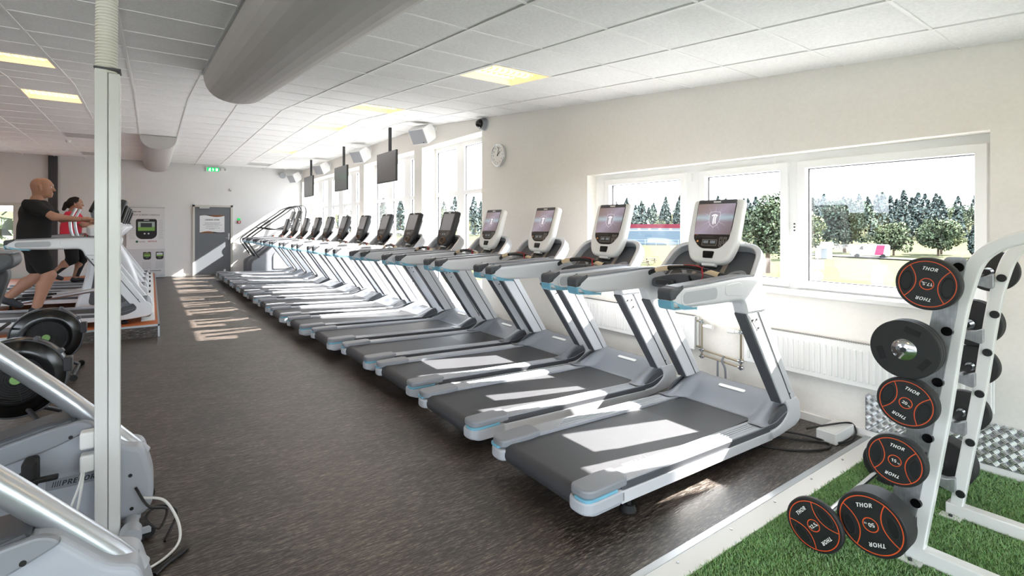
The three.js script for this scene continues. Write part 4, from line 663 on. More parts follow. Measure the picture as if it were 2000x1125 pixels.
// ------------------------------------------------------------------ stair climbers by the far wall
{
  const make = (label, z) => {
    const t = thing('stair_climber', label, 'stair climber', [2.25, 0, z], 0, 'stair climbers by the far wall');
    for (const s of [-1, 1]) { const b = part(t, 'side_panel', extr(rpoly([[0.0, 0.02, 0.03], [0.0, 0.42, 0.1], [0.3, 0.62, 0.1], [0.75, 1.05, 0.1], [1.1, 1.12, 0.12], [1.3, 0.8, 0.15], [1.25, 0.02, 0.03]]), s * 0.27, s * 0.35, 0.025, 3), mat.grey); part(b, 'panel_inset', extr(rpoly([[0.55, 0.2, 0.05], [0.55, 0.62, 0.1], [0.95, 0.98, 0.1], [1.12, 0.7, 0.1], [1.12, 0.2, 0.05]]), s * 0.345, s * 0.36, 0.006), mat.silverLight); }
    for (let k = 0; k < 5; k++) part(t, 'step', rbox(0.24, 0.05, 0.5, 0.01, 0.2 + k * 0.2, 0.25 + k * 0.19, 0), mat.black); part(t, 'housing', span(0.5, 1.22, 0.05, 0.7, -0.27, 0.27, 0.03), mat.greyDark);
    for (const s of [-1, 1]) { part(t, 'hand_rail', tube([[0.25, 0.45, s * 0.33], [0.02, 0.8, s * 0.34], [-0.08, 1.0, s * 0.34], [0.05, 1.14, s * 0.34], [0.45, 1.45, s * 0.34], [0.9, 1.78, s * 0.34], [1.05, 1.9, s * 0.33], [1.35, 2.0, s * 0.3], [1.45, 1.85, s * 0.28], [1.4, 1.5, s * 0.26], [1.3, 1.2, s * 0.26]], 0.018, 60, 8), mat.charcoal); part(t, 'upper_rail', tube([[0.35, 1.36, s * 0.3], [0.8, 1.3, s * 0.28], [1.2, 1.42, s * 0.25]], 0.016, 24, 8), mat.charcoal); }
    part(t, 'mast', rod([1.12, 1.0, 0], [1.25, 1.5, 0], 0.05), mat.grey); part(t, 'console', extr(rpoly([[-0.17, 0, 0.05], [0.17, 0, 0.05], [0.2, 0.4, 0.04], [-0.2, 0.4, 0.04]]), -0.04, 0.02, 0.012).rotateY(-Math.PI / 2).rotateZ(-0.35).translate(1.22, 1.48, 0), mat.charcoal);
    return t;
  };
  make('grey stair climber with tall black rails beside the last treadmill', -15.5); make('grey stair climber with tall black rails closest to the far wall', -16.3);
}

// ------------------------------------------------------------------ rowing machines
{
  const make = (label, pos) => {
    const t = thing('rowing_machine', label, 'rowing machine', pos, 0, 'rowing machines on the left'), y = 0.38;
    const lathe = (p) => new THREE.LatheGeometry(p.map((q) => new THREE.Vector2(...q)), 64).rotateX(Math.PI / 2);
    const c = part(t, 'flywheel_case', lathe([[0.15, 0.075], [0.185, 0.078], [0.2, 0.07], [0.25, 0.062], [0.268, 0.045], [0.272, 0.0], [0.268, -0.05], [0.25, -0.07], [0.05, -0.08]]).translate(0, y, 0), mat.blackGloss);
    part(c, 'flywheel', lathe([[0, 0.04], [0.15, 0.04], [0.15, 0.03], [0, 0.03]]).translate(0, y, 0), mat.black); part(c, 'rim_bead', new THREE.TorusGeometry(0.262, 0.006, 8, 64).translate(0, y, 0.054), mat.greyDark);
    for (let k = 0; k < 8; k++) part(c, 'guard_ring', new THREE.TorusGeometry(0.035 + k * 0.0155, 0.0028, 6, 48).translate(0, y, 0.075), mat.rubberRib);
    for (let k = 0; k < 8; k++) part(c, 'guard_spoke', box(0.155, 0.004, 0.004, 0.0775, 0, 0).rotateZ((k * Math.PI) / 4 + 0.2).translate(0, y, 0.074), mat.rubberRib);
    part(c, 'badge', cyl(0.03, 0.03, 0.008, 24).rotateX(Math.PI / 2).translate(0, y, 0.08), std(0x7fa864, 0.4), 'green round badge');
    for (const a of [0.35, 0.95]) part(c, 'clamp', rbox(0.045, 0.03, 0.05, 0.008, 0.27, 0, 0).rotateZ(a + 0.25).translate(0, y, 0.03), mat.greyDark);
    part(t, 'damper', rbox(0.05, 0.1, 0.09, 0.012, 0.265, y + 0.06, 0.02), mat.charcoal);
    part(t, 'rail', span(-2.3, -0.15, 0.33, 0.4, -0.03, 0.03, 0.006), mat.alu); part(t, 'front_leg', join([rod([0.02, 0.2, 0.0], [0.2, 0.03, 0.26], 0.016), rod([0.02, 0.2, 0.0], [0.2, 0.03, -0.26], 0.016), rod([0.2, 0.02, -0.3], [0.2, 0.02, 0.3], 0.018)]), mat.charcoal);
    for (const s of [-1, 1]) part(t, 'wheel', cyl(0.028, 0.028, 0.03, 16).rotateX(Math.PI / 2).translate(0.22, 0.028, s * 0.31), mat.rubber);
    part(t, 'side_leg', rod([-0.18, 0.33, 0.05], [-0.06, 0.02, 0.3], 0.014), mat.alu); part(t, 'rear_leg', join([rod([-2.2, 0.33, 0], [-2.25, 0.02, 0], 0.02), rod([-2.25, 0.02, -0.25], [-2.25, 0.02, 0.25], 0.018)]), mat.charcoal);
    part(t, 'seat', rbox(0.28, 0.04, 0.3, 0.018, -1.2, 0.45, 0), mat.rubber); for (const s of [-1, 1]) part(t, 'foot_rest', rbox(0.04, 0.3, 0.11, 0.012, -0.42, 0.42, s * 0.1), mat.charcoal);
    part(t, 'handle', rod([-0.3, 0.5, -0.25], [-0.3, 0.5, 0.25], 0.014), mat.rubber);
    return t;
  };
  make('black rowing machine with round flywheel case closest to the bikes', [-0.75, 0, -4.72]); make('black rowing machine with round flywheel case closest to the platform', [-0.8, 0, -6.3]);
}
{ // dark console on a bent arm at the left edge
  const t = thing('exercise_console', 'dark grey exercise console on a bent arm near the rowing machines', 'console', [-0.715, 0, -4.0]);
  part(t, 'head', extr(rpoly([[-0.12, 1.13, 0.03], [-0.12, 1.27, 0.03], [0.075, 1.27, 0.05], [0.085, 1.2, 0.04], [-0.02, 1.13, 0.04]]), -0.12, 0.12, 0.02, 3), mat.greyDark); part(t, 'head_rim', extr(rpoly([[-0.12, 1.262, 0.004], [-0.12, 1.278, 0.004], [0.07, 1.278, 0.01], [0.08, 1.262, 0.01]]), -0.11, 0.11, 0.003), mat.grey);
  part(t, 'neck', extr(rpoly([[-0.1, 0.85, 0.02], [-0.06, 1.14, 0.03], [0.03, 1.2, 0.03], [0.05, 1.14, 0.06], [-0.03, 0.85, 0.02]]), -0.05, 0.05, 0.014, 3), mat.charcoal); part(t, 'label_plate', rbox(0.06, 0.09, 0.004, 0.002, -0.045, 1.03, 0.052), mat.white);
  part(t, 'mast', rod([-0.075, 0.9, 0], [-0.12, 0.06, 0], 0.024), mat.charcoal); part(t, 'base', rbox(0.5, 0.06, 0.4, 0.02, -0.2, 0.03, 0), mat.charcoal);
}
// ------------------------------------------------------------------ exercise bikes in the left foreground
{
  const plate = canvasTex(512, 120, (c, w, h) => { c.fillStyle = '#8b8e94'; c.fillRect(0, 0, w, h); c.fillStyle = '#26282c'; c.font = 'italic bold 78px sans-serif'; c.textBaseline = 'middle'; c.fillText('PRECOR', 130, h / 2 + 4, 350); for (let k = 0; k < 4; k++) { c.beginPath(); c.moveTo(52 + k * 20, 92); c.lineTo(60 + k * 20, 92); c.lineTo(74 + k * 20, 30); c.lineTo(66 + k * 20, 30); c.fill(); } });
  const make = (label, pos) => {
    const t = thing('exercise_bike', label, 'exercise bike', pos, 0, 'exercise bikes in the foreground');
    const hull = rpoly([[0.015, 0.2, 0.13], [-0.03, 0.375, 0.03], [-0.1, 0.4, 0.03], [-0.24, 0.55, 0.06], [-0.34, 0.52, 0.08], [-0.5, 0.42, 0.2], [-1.0, 0.3, 0.2], [-1.35, 0.26, 0.05], [-1.35, 0.12, 0.04], [-0.5, 0.1, 0.2], [-0.12, 0.045, 0.05], [0.0, 0.06, 0.1]]);
    const body = part(t, 'hull', extr(hull, -0.095, 0.095, 0.022, 4), std(0xa9adb5, 0.42)); 
    for (const s of [-1, 1]) { part(body, 'side_rail', extr(rpoly([[-0.25, 0.555, 0.03], [-0.2, 0.52, 0.03], [-0.34, 0.455, 0.08], [-1.2, 0.26, 0.03], [-1.2, 0.33, 0.03], [-0.36, 0.54, 0.08]]), s * 0.085, s * 0.115, 0.008), mat.grey); for (const [x, y] of [[-0.29, 0.492], [-0.08, 0.256], [-0.075, 0.1]]) part(body, 'screw', cyl(0.008, 0.008, 0.006, 12).rotateX(Math.PI / 2).translate(x, y, s * (y > 0.4 ? 0.115 : 0.094)), mat.black); }
    part(body, 'top_cover', extr(rpoly([[-0.27, 0.545, 0.02], [-0.36, 0.56, 0.02], [-1.2, 0.345, 0.02], [-1.2, 0.3, 0.02]]), -0.09, 0.09, 0.02, 3), mat.greyDark);
    part(body, 'name_plate', rbox(0.21, 0.052, 0.005, 0.002, -0.275, 0.295, 0.0965).rotateZ(0), mat.greyLight); part(body, 'name_print', new THREE.PlaneGeometry(0.2, 0.046).translate(-0.275, 0.295, 0.0995), std(0xffffff, 0.4, 0.2, { map: plate }));
    part(t, 'mast', tube([[-0.045, 0.315, 0], [-0.12, 0.41, 0], [-0.3, 0.615, 0], [-0.42, 0.745, 0], [-0.56, 0.89, 0], [-0.75, 1.08, 0]], 0.041, 40, 18), mat.silverTube, 'thick silver tube'); part(t, 'mast_socket', rod([-0.04, 0.305, 0], [-0.068, 0.342, 0], 0.046, 24), mat.greyLight); part(t, 'mast_bolt', cyl(0.011, 0.011, 0.006, 12).rotateX(0.9).translate(-0.14, 0.462, 0.026), mat.charcoal);
    part(t, 'console', extr(rpoly([[-0.14, 0, 0.05], [0.14, 0, 0.05], [0.16, 0.28, 0.03], [-0.16, 0.28, 0.03]]), -0.03, 0.02, 0.012).rotateY(-Math.PI / 2).rotateZ(-0.5).translate(-0.82, 1.08, 0), mat.charcoal);
    for (const s of [1, -1]) { const a = s > 0 ? -0.05 : -0.25; part(t, 'crank', rod([-0.47, 0.35, s * 0.12], [-0.5 + 0.08 * s, 0.39, s * 0.12], 0.014), mat.charcoal); const p = part(t, 'pedal', rbox(0.05, 0.12, 0.09, 0.015, -0.41 + (s < 0 ? -0.2 : 0), 0.395, s * 0.18), mat.rubber); part(p, 'strap', rbox(0.085, 0.018, 0.03, 0.006, -0.36 + (s < 0 ? -0.2 : 0), 0.375, s * 0.225), mat.black); }
    part(t, 'front_bar', join([rod([-0.075, 0.045, -0.24], [-0.075, 0.045, 0.24], 0.03), span(-0.11, -0.04, 0.03, 0.09, -0.08, 0.08, 0.01)]), mat.greyLight);
    for (const s of [-1, 1]) { part(t, 'bar_end', cyl(0.042, 0.042, 0.075, 22).rotateX(Math.PI / 2).translate(-0.075, 0.045, s * 0.23), mat.greyLight); part(t, 'transport_wheel', cyl(0.026, 0.026, 0.028, 18).rotateX(Math.PI / 2).translate(-0.01, 0.028, s * 0.2), mat.rubber); part(t, 'wheel_fork', rbox(0.07, 0.03, 0.012, 0.004, -0.035, 0.045, s * 0.22), mat.greyLight); }
    part(t, 'rear_base', rod([-1.3, 0.04, -0.28], [-1.3, 0.04, 0.28], 0.035), mat.greyDark); part(t, 'seat', rbox(0.36, 0.08, 0.42, 0.035, -1.05, 0.48, 0), mat.rubber); part(t, 'seat_back', rbox(0.08, 0.45, 0.4, 0.035, -1.26, 0.75, 0), mat.rubber); part(t, 'seat_post', rod([-1.05, 0.28, 0], [-1.05, 0.46, 0], 0.04), mat.silverTube);
    return t;
  };
  const b = make('grey exercise bike with name plate beside the white post', [0.0, 0, -3.0]); dup(b, [0.0, 0, -2.0], 'grey exercise bike whose silver tube fills the picture corner');
  solo('white_cable', tube([[-0.03, 0.14, -2.9], [0.05, 0.12, -2.86], [0.1, 0.05, -2.78], [0.105, 0.008, -2.68], [0.06, 0.007, -2.58], [-0.02, 0.007, -2.52], [-0.09, 0.007, -2.5]], 0.006, 60, 8), mat.white, 'white cable curving over the floor in front of the bike', 'cable');
  solo('black_cable', tube([[-0.06, 0.2, -2.89], [-0.01, 0.13, -2.82], [0.06, 0.09, -2.83], [0.03, 0.05, -2.75], [-0.02, 0.1, -2.78], [0.03, 0.11, -2.84], [0.1, 0.05, -2.86], [0.05, 0.008, -2.7]], 0.006, 70, 8), mat.black, 'black cable tangled at the nose of the bike', 'cable');
  solo('black_strap', tube([[-0.09, 0.01, -2.44], [0.02, 0.012, -2.5], [0.1, 0.014, -2.56], [0.13, 0.016, -2.6], [0.1, 0.02, -2.57], [0.01, 0.012, -2.47]], 0.012, 40, 8).scale(1, 0.6, 1), mat.black, 'black webbing strap lying on the floor by the bike', 'strap');
}

// ------------------------------------------------------------------ two people exercising
const capsule = (p, a, b, ra, rb) => { const bx = b[0] - a[0], by = b[1] - a[1], bz = b[2] - a[2], px = p[0] - a[0], py = p[1] - a[1], pz = p[2] - a[2], h = Math.min(1, Math.max(0, (px * bx + py * by + pz * bz) / (bx * bx + by * by + bz * bz + 1e-9))), dx = px - bx * h, dy = py - by * h, dz = pz - bz * h; return Math.sqrt(dx * dx + dy * dy + dz * dz) - (ra + (rb - ra) * h); };
const smin = (a, b, k) => { const h = Math.max(k - Math.abs(a - b), 0) / k; return Math.min(a, b) - h * h * k * 0.25; };
function field(bones, k = 0.05) { return (p) => { let d = 9; for (const [a, b, ra, rb] of bones) { const lo = Math.min(a[1], b[1]) - 0.35, hi = Math.max(a[1], b[1]) + 0.35; if (p[1] < lo || p[1] > hi) continue; d = smin(d, capsule(p, a, b, ra, rb), k); } return d; }; }
function sdfGeo(f, c, half, res) {
  const mc = new MarchingCubes(res, mat.skin, false, false, 120000); mc.isolation = 0; const n = mc.size, n2 = n * n, hs = n / 2;
  for (let k = 0; k < n; k++) for (let j = 0; j < n; j++) for (let i = 0; i < n; i++) mc.field[i + j * n + k * n2] = -f([c[0] + ((i - hs) / hs) * half, c[1] + ((j - hs) / hs) * half, c[2] + ((k - hs) / hs) * half]);
  mc.update(); const cnt = mc.count, pos = new Float32Array(mc.positionArray.subarray(0, cnt * 3)), nor = new Float32Array(mc.normalArray.subarray(0, cnt * 3));
  for (let i = 0; i < cnt; i++) { pos[3 * i] = c[0] + pos[3 * i] * half; pos[3 * i + 1] = c[1] + pos[3 * i + 1] * half; pos[3 * i + 2] = c[2] + pos[3 * i + 2] * half; }
  const g = new THREE.BufferGeometry(); g.setAttribute('position', new THREE.BufferAttribute(pos, 3)); g.setAttribute('normal', new THREE.BufferAttribute(nor, 3)); g.setAttribute('uv', new THREE.BufferAttribute(new Float32Array(cnt * 2), 2)); return g;
}
function handBones(w, dir) {   // palm and five fingers closing on a bar, wrist at w, reaching along +x
  const B = [], s = dir; const P = (x, y, z) => [w[0] + x, w[1] + y, w[2] + z * s];
  B.push([P(0, 0, 0), P(0.07, 0.0, 0), 0.026, 0.03], [P(0.03, 0, -0.02), P(0.08, 0.0, -0.025), 0.018, 0.018], [P(0.03, 0, 0.02), P(0.08, 0.0, 0.025), 0.018, 0.016]);
  [[-0.033, 0.038], [-0.011, 0.044], [0.011, 0.04], [0.032, 0.03]].forEach(([z, l]) => { B.push([P(0.08, 0.004, z), P(0.08 + l, 0.0, z), 0.0105, 0.0095], [P(0.08 + l, 0.0, z), P(0.08 + l * 0.9, -0.034, z), 0.0095, 0.009], [P(0.08 + l * 0.9, -0.034, z), P(0.08 + l * 0.35, -0.045, z), 0.009, 0.008]); });
  B.push([P(0.02, -0.005, -0.03), P(0.055, -0.02, -0.055), 0.014, 0.0115], [P(0.055, -0.02, -0.055), P(0.09, -0.035, -0.05), 0.0115, 0.009]);
  return B;
}
function headGeo(h, woman) {
  const at = (x, y, z) => [h[0] + x, h[1] + y, h[2] + z];
  const skull = [[at(-0.02, 0.03, 0), at(0.01, 0.035, 0), 0.092, 0.088], [at(0.025, -0.035, 0), at(0.04, -0.075, 0), 0.068, 0.045], [at(-0.03, -0.04, 0), at(-0.045, -0.14, 0), 0.056, 0.055]];
  const f0 = field(skull, 0.05), extra = [[at(0.092, 0.01, 0), at(0.116, -0.028, 0), 0.009, 0.013], [at(0.09, 0.035, -0.03), at(0.09, 0.035, 0.03), 0.012, 0.012], [at(0.088, -0.062, -0.018), at(0.088, -0.062, 0.018), 0.009, 0.009], [at(0.087, -0.075, -0.014), at(0.087, -0.075, 0.014), 0.009, 0.009], [at(0.078, -0.1, 0), at(0.07, -0.1, 0), 0.018, 0.02]];
  const ears = [-1, 1].map((s) => [at(-0.012, 0.02, s * 0.087), at(-0.006, -0.028, s * 0.08), 0.014, 0.01]);
  const fe = field(extra, 0.02), fr = field(ears, 0.01);
  return sdfGeo((p) => { let d = smin(f0(p), fe(p), 0.03); d = smin(d, fr(p), 0.012); for (const s of [-1, 1]) { const e = Math.hypot(p[0] - h[0] - 0.098, p[1] - h[1] - 0.012, p[2] - h[2] - s * 0.032) - 0.013; d = Math.max(d, -e); } return d; }, [h[0], h[1] - 0.02, h[2]], 0.2, 96);
}
function person(label, pos, J, opt) {
  const t = thing('person', label, 'person', pos);
  const bones = [[J.hipC, J.waist, 0.135, 0.12], [J.waist, J.chest, 0.12, 0.14], [J.chest, J.neck, 0.13, 0.06], [J.neck, J.head, 0.052, 0.06]];
  for (const s of ['R', 'L']) bones.push([J['sh' + s], J.chest, 0.062, 0.11], [J['sh' + s], J['el' + s], 0.055, 0.04], [J['el' + s], J['wr' + s], 0.04, 0.028], [J['hip' + s], J['kn' + s], 0.088, 0.055], [J['kn' + s], J['an' + s], 0.056, 0.036], [J['hip' + s], J.waist, 0.1, 0.1]);
  for (const s of ['R', 'L']) { const m = J['kn' + s], a = J['an' + s], q = [m[0] + (a[0] - m[0]) * 0.32 - 0.02, m[1] + (a[1] - m[1]) * 0.32, m[2]]; bones.push([m, q, 0.05, 0.058], [q, a, 0.058, 0.036]); }
  const body = sdfGeo(field(bones, 0.045), [0.02, 0.85, 0], 0.98, 150);
  const pieces = [body, headGeo(J.head)];
  for (const s of ['R', 'L']) { const w = J['wr' + s]; pieces.push(sdfGeo(field(handBones(w, s === 'R' ? 1 : -1), 0.012), [w[0] + 0.055, w[1] - 0.01, w[2]], 0.12, 76)); }
  const b = part(t, 'body', join(pieces), mat.skin);
  const torso = bones.slice(0, 3).concat(bones.filter(([a]) => a === J.shR || a === J.shL)).map(([a, c, ra, rb]) => [a, c, ra + 0.014, rb + 0.014]);
  const half = (s) => { const a = J['sh' + s], e = J['el' + s], m = a.map((v, i) => v + (e[i] - v) * opt.sleeve); return [a, m, 0.075, 0.07]; };
  const shirt = [[J.hipC, J.waist, 0.158, 0.142], [J.waist, J.chest, 0.142, 0.158], [J.chest, J.neck, 0.146, 0.075], [J.shR, J.chest, 0.078, 0.125], [J.shL, J.chest, 0.078, 0.125], [J.hipR, J.waist, 0.128, 0.125], [J.hipL, J.waist, 0.128, 0.125], half('R'), half('L')];
  const fs = field(shirt, 0.06), ny = J.neck[1] + 0.005, hem = J.hipC[1] - 0.1;
  part(b, 'shirt', sdfGeo((p) => Math.max(fs(p), hem - p[1] + 0.02 * Math.sin(p[0] * 30 + p[2] * 18), p[1] - ny), [0, 1.1, 0], 0.55, 100), opt.shirt, opt.shirtLabel);
  const sh = []; for (const s of ['R', 'L']) { const a = J['hip' + s], k = J['kn' + s], e = a.map((v, i) => v + (k[i] - v) * opt.legs); sh.push([a, e, 0.115, opt.legs > 1 ? 0.07 : 0.098]); if (opt.legs >= 1) { const n = J['an' + s]; sh.push([k, k.map((v, i) => v + (n[i] - v) * 0.9), 0.072, 0.05]); } } sh.push([J.hipC, J.waist, 0.15, 0.12]);
  const fp = field(sh, 0.05), wy = J.waist[1] - 0.02; part(b, 'shorts', sdfGeo((p) => Math.max(fp(p), p[1] - wy), [0, 0.62, 0], 0.66, 96), mat.shirtBlack);
  for (const s of ['R', 'L']) { const a = J['an' + s], q = J['toe' + s]; part(b, 'shoe', sdfGeo(field([[[a[0] - 0.03, a[1] - 0.04, a[2]], q, 0.045, 0.036], [a, [a[0], a[1] - 0.03, a[2]], 0.045, 0.045]], 0.03), [(a[0] + q[0]) / 2, (a[1] + q[1]) / 2, a[2]], 0.2, 48), mat.shoe); }
  const h = J.head;
  if (opt.hair) { const fh = field([[[h[0] - 0.025, h[1] + 0.035, 0], [h[0] - 0.005, h[1] + 0.045, 0], 0.103, 0.098], [[h[0] - 0.06, h[1] - 0.0, 0], [h[0] - 0.06, h[1] - 0.06, 0], 0.075, 0.05], [[h[0] - 0.13, h[1] + 0.0, 0], [h[0] - 0.17, h[1] - 0.1, 0], 0.045, 0.03]], 0.03); part(b, 'hair', sdfGeo((p) => Math.max(fh(p), (p[0] - h[0]) - 0.055 + Math.max(0, h[1] + 0.05 - p[1]) * 1.1), [h[0] - 0.03, h[1], 0], 0.24, 80), mat.hair, 'dark hair tied at the back'); }
  for (const s of [-1, 1]) part(b, 'eye', new THREE.SphereGeometry(0.011, 12, 8).translate(h[0] + 0.087, h[1] + 0.012, h[2] + s * 0.032), mat.white);
  return t;
}
{
  const J = { hipC: [-0.06, 0.9, 0], waist: [-0.05, 1.06, 0], chest: [-0.03, 1.25, 0], neck: [-0.03, 1.4, 0], head: [0.02, 1.56, 0], shR: [-0.05, 1.34, 0.19], shL: [-0.03, 1.34, -0.19], elR: [0.16, 1.2, 0.26], elL: [0.18, 1.18, -0.24], wrR: [0.4, 1.17, 0.17], wrL: [0.4, 1.17, -0.17], hipR: [-0.06, 0.86, 0.09], hipL: [-0.06, 0.86, -0.09], knR: [0.1, 0.48, 0.1], knL: [-0.04, 0.46, -0.1], anR: [-0.02, 0.085, 0.1], anL: [-0.3, 0.22, -0.1], toeR: [0.13, 0.04, 0.1], toeL: [-0.2, 0.11, -0.1] };
  person('bald man in black shirt and shorts running on a treadmill, arms forward', [-1.13, PT + 0.172, -8.36], J, { shirt: mat.shirtBlack, shirtLabel: 'black short-sleeved shirt', sleeve: 0.55, legs: 0.72 });
  const W = { ...J, head: [0.015, 1.5, 0], neck: [-0.03, 1.35, 0], chest: [-0.03, 1.2, 0], shR: [-0.04, 1.29, 0.165], shL: [-0.03, 1.29, -0.165], elR: [0.14, 1.1, 0.2], elL: [0.16, 1.1, -0.2], wrR: [0.4, 1.12, 0.15], wrL: [0.4, 1.12, -0.15], knR: [-0.02, 0.46, 0.1], knL: [0.12, 0.48, -0.1], anR: [-0.28, 0.2, 0.1], anL: [0.0, 0.085, -0.1], toeR: [-0.18, 0.1, 0.1], toeL: [0.14, 0.04, -0.1] };
  person('woman with dark tied hair in bright pink shirt exercising on a treadmill', [-1.2, PT + 0.172, -12.5], W, { shirt: mat.shirtPink, shirtLabel: 'bright pink shirt', sleeve: 0.6, legs: 1, hair: true });
}

// ------------------------------------------------------------------ outdoors, one storey below
const YG = -4.6;
const dull = (color, more = {}) => phys({ color, roughness: 1, specularIntensity: 0.08, ...more });
mat.grass = dull(0xffffff, { map: clone(grassTex, 0.12, 0.12) }); mat.path = dull(0x5a5853); mat.bark = std(0x4b3b2e, 0.9);
const leafMats = [dull(0x5b6852), dull(0x667259), dull(0x566358), dull(0x747e60)], firMats = [dull(0x55615f), dull(0x5d6966)];
{
  const g = grid(90, 90, (u, v) => { const x = (u - 0.5) * 900, z = (v - 0.5) * 900, r = Math.hypot(x, z); const hill = smooth(165, 300, r) * 9 + smooth(300, 450, r) * 6; return [x, YG + hill + (r > 60 ? 0.5 * Math.sin(x * 0.03) * Math.cos(z * 0.04) : 0), -z]; });
  planUV(g, 0, 2); struct('ground', g, mat.grass, 'sunlit grass and hills outside the windows', 'ground');
  struct('ground_paving', (() => { const q = new THREE.BoxGeometry(76, 0.3, 90).translate(0, YG + 0.02, 0); return planUV(q, 0, 2); })(), std(0xa3a4a6, 0.95, 0, { map: clone(wallTex, 0.2, 0.2) }), 'grey paved yard around the building', 'ground');
  const road = (pts, w) => { const c = new THREE.CatmullRomCurve3(pts.map((p) => V3(p[0], 0, p[1]))); return grid(40, 1, (u, v) => { const p = c.getPoint(u), d = c.getTangent(u); return [p.x - d.z * (v - 0.5) * w, YG + 0.2, p.z + d.x * (v - 0.5) * w]; }); };
  struct('road', road([[30, 60], [44, 10], [50, -12], [66, -19], [104, -18]], 6), mat.path, 'pale gravel road outside the window', 'road');
  struct('road_001', road([[90, 60], [104, 6], [107, -20], [108.5, -37], [112, -62]], 5), dull(0x454545), 'asphalt road where the white van drives', 'road');
}
function leafGeo(n, size, fn) {
  const pos = [], nor = [];
  for (let k = 0; k < n; k++) {
    const [p, out] = fn(), a = V3(rr(-1, 1), rr(-1, 1), rr(-1, 1)).normalize(), b = V3(rr(-1, 1), rr(-1, 1), rr(-1, 1)).cross(a).normalize(), s = size * rr(0.6, 1.4);
    const P = [p.clone().addScaledVector(a, s), p.clone().addScaledVector(b, s * 0.7), p.clone().addScaledVector(a, -s), p.clone().addScaledVector(b, -s * 0.7)];
    for (const i of [0, 1, 2, 0, 2, 3]) { pos.push(P[i].x, P[i].y, P[i].z); nor.push(out.x, out.y, out.z); }
  }
  const g = new THREE.BufferGeometry(); g.setAttribute('position', new THREE.Float32BufferAttribute(pos, 3)); g.setAttribute('normal', new THREE.Float32BufferAttribute(nor, 3)); return g;
}
function leafyCrown(w, h, n, size) {
  const blobs = Array.from({ length: 14 }, () => { const a = rr(0, 6.28), r = Math.sqrt(rnd()) * 0.62, y = rr(-0.75, 0.8), k = Math.sqrt(Math.max(0.15, 1 - y * y)); return [V3(Math.cos(a) * r * w * 0.5 * k * 1.1, y * h * 0.36, Math.sin(a) * r * w * 0.5 * k * 1.1), rr(0.2, 0.34) * Math.min(w, h)]; });
  return leafGeo(n, size, () => { const [c, r] = blobs[Math.floor(rnd() * blobs.length)], d = V3(rr(-1, 1), rr(-1, 1), rr(-1, 1)).normalize(); return [c.clone().addScaledVector(d, r * (0.72 + 0.3 * rnd())), d]; });
}
function leafyTree(name, label, x, z, w, h, m, n, size, group, ground = YG) {
  const t = thing(name, label, 'tree', [x, ground, z], rr(0, 6), group);
  part(t, 'crown', leafyCrown(w, h * 0.86, n, size).translate(0, h * 0.55, 0), m); part(t, 'trunk', join([cyl(h * 0.018, h * 0.03, h * 0.5, 9).translate(0, h * 0.25, 0), rod([0, h * 0.35, 0], [w * 0.15, h * 0.6, w * 0.05], h * 0.01), rod([0, h * 0.32, 0], [-w * 0.14, h * 0.58, -w * 0.08], h * 0.01)]), mat.bark);
  return t;
}
leafyTree('broadleaf_tree', 'tall loose green tree outside the middle window pane', 62.6, -31.9, 6.5, 10.5, leafMats[0], 7500, 0.15); leafyTree('broadleaf_tree', 'smaller green tree close behind the tall loose tree', 69.0, -41.5, 4.5, 7.6, leafMats[2], 4000, 0.15);
leafyTree('broadleaf_tree', 'broad round tree behind the parked white van', 124.9, -47.0, 15, 12, leafMats[2], 9000, 0.26); leafyTree('broadleaf_tree', 'light green tree beside the small white shed', 96.5, -41.8, 6, 9.5, leafMats[3], 5000, 0.19);
[[121.5, -37.1, 7, 6.6, 1], [126.8, -31.5, 8, 7.2, 0], [135.2, -33.1, 8, 7.4, 3], [131.4, -24.2, 7, 6.6, 1], [133, -15, 8, 6, 0]].forEach(([x, z, w, h, m], i) => leafyTree('roadside_bush', `rounded roadside bush behind the road, ${ORD[i]} counting away from the van`, x, z, w, h, leafMats[m], 4500, 0.2, 'roadside bushes'));
{ const t = thing('cypress_tree', 'narrow dark columnar tree among the roadside bushes', 'tree', [126.2, YG, -26.2]); part(t, 'crown', leafGeo(900, 0.22, () => { const a = rr(0, 6.28), v = rnd(), r = 0.85 * Math.sin(Math.PI * Math.pow(v, 0.7)) * rr(0.7, 1); return [V3(Math.cos(a) * r, 0.4 + v * 5.6, Math.sin(a) * r), V3(Math.cos(a), 0.2, Math.sin(a)).normalize()]; }), firMats[0]); part(t, 'trunk', cyl(0.08, 0.1, 0.8, 8).translate(0, 0.4, 0), mat.bark); }
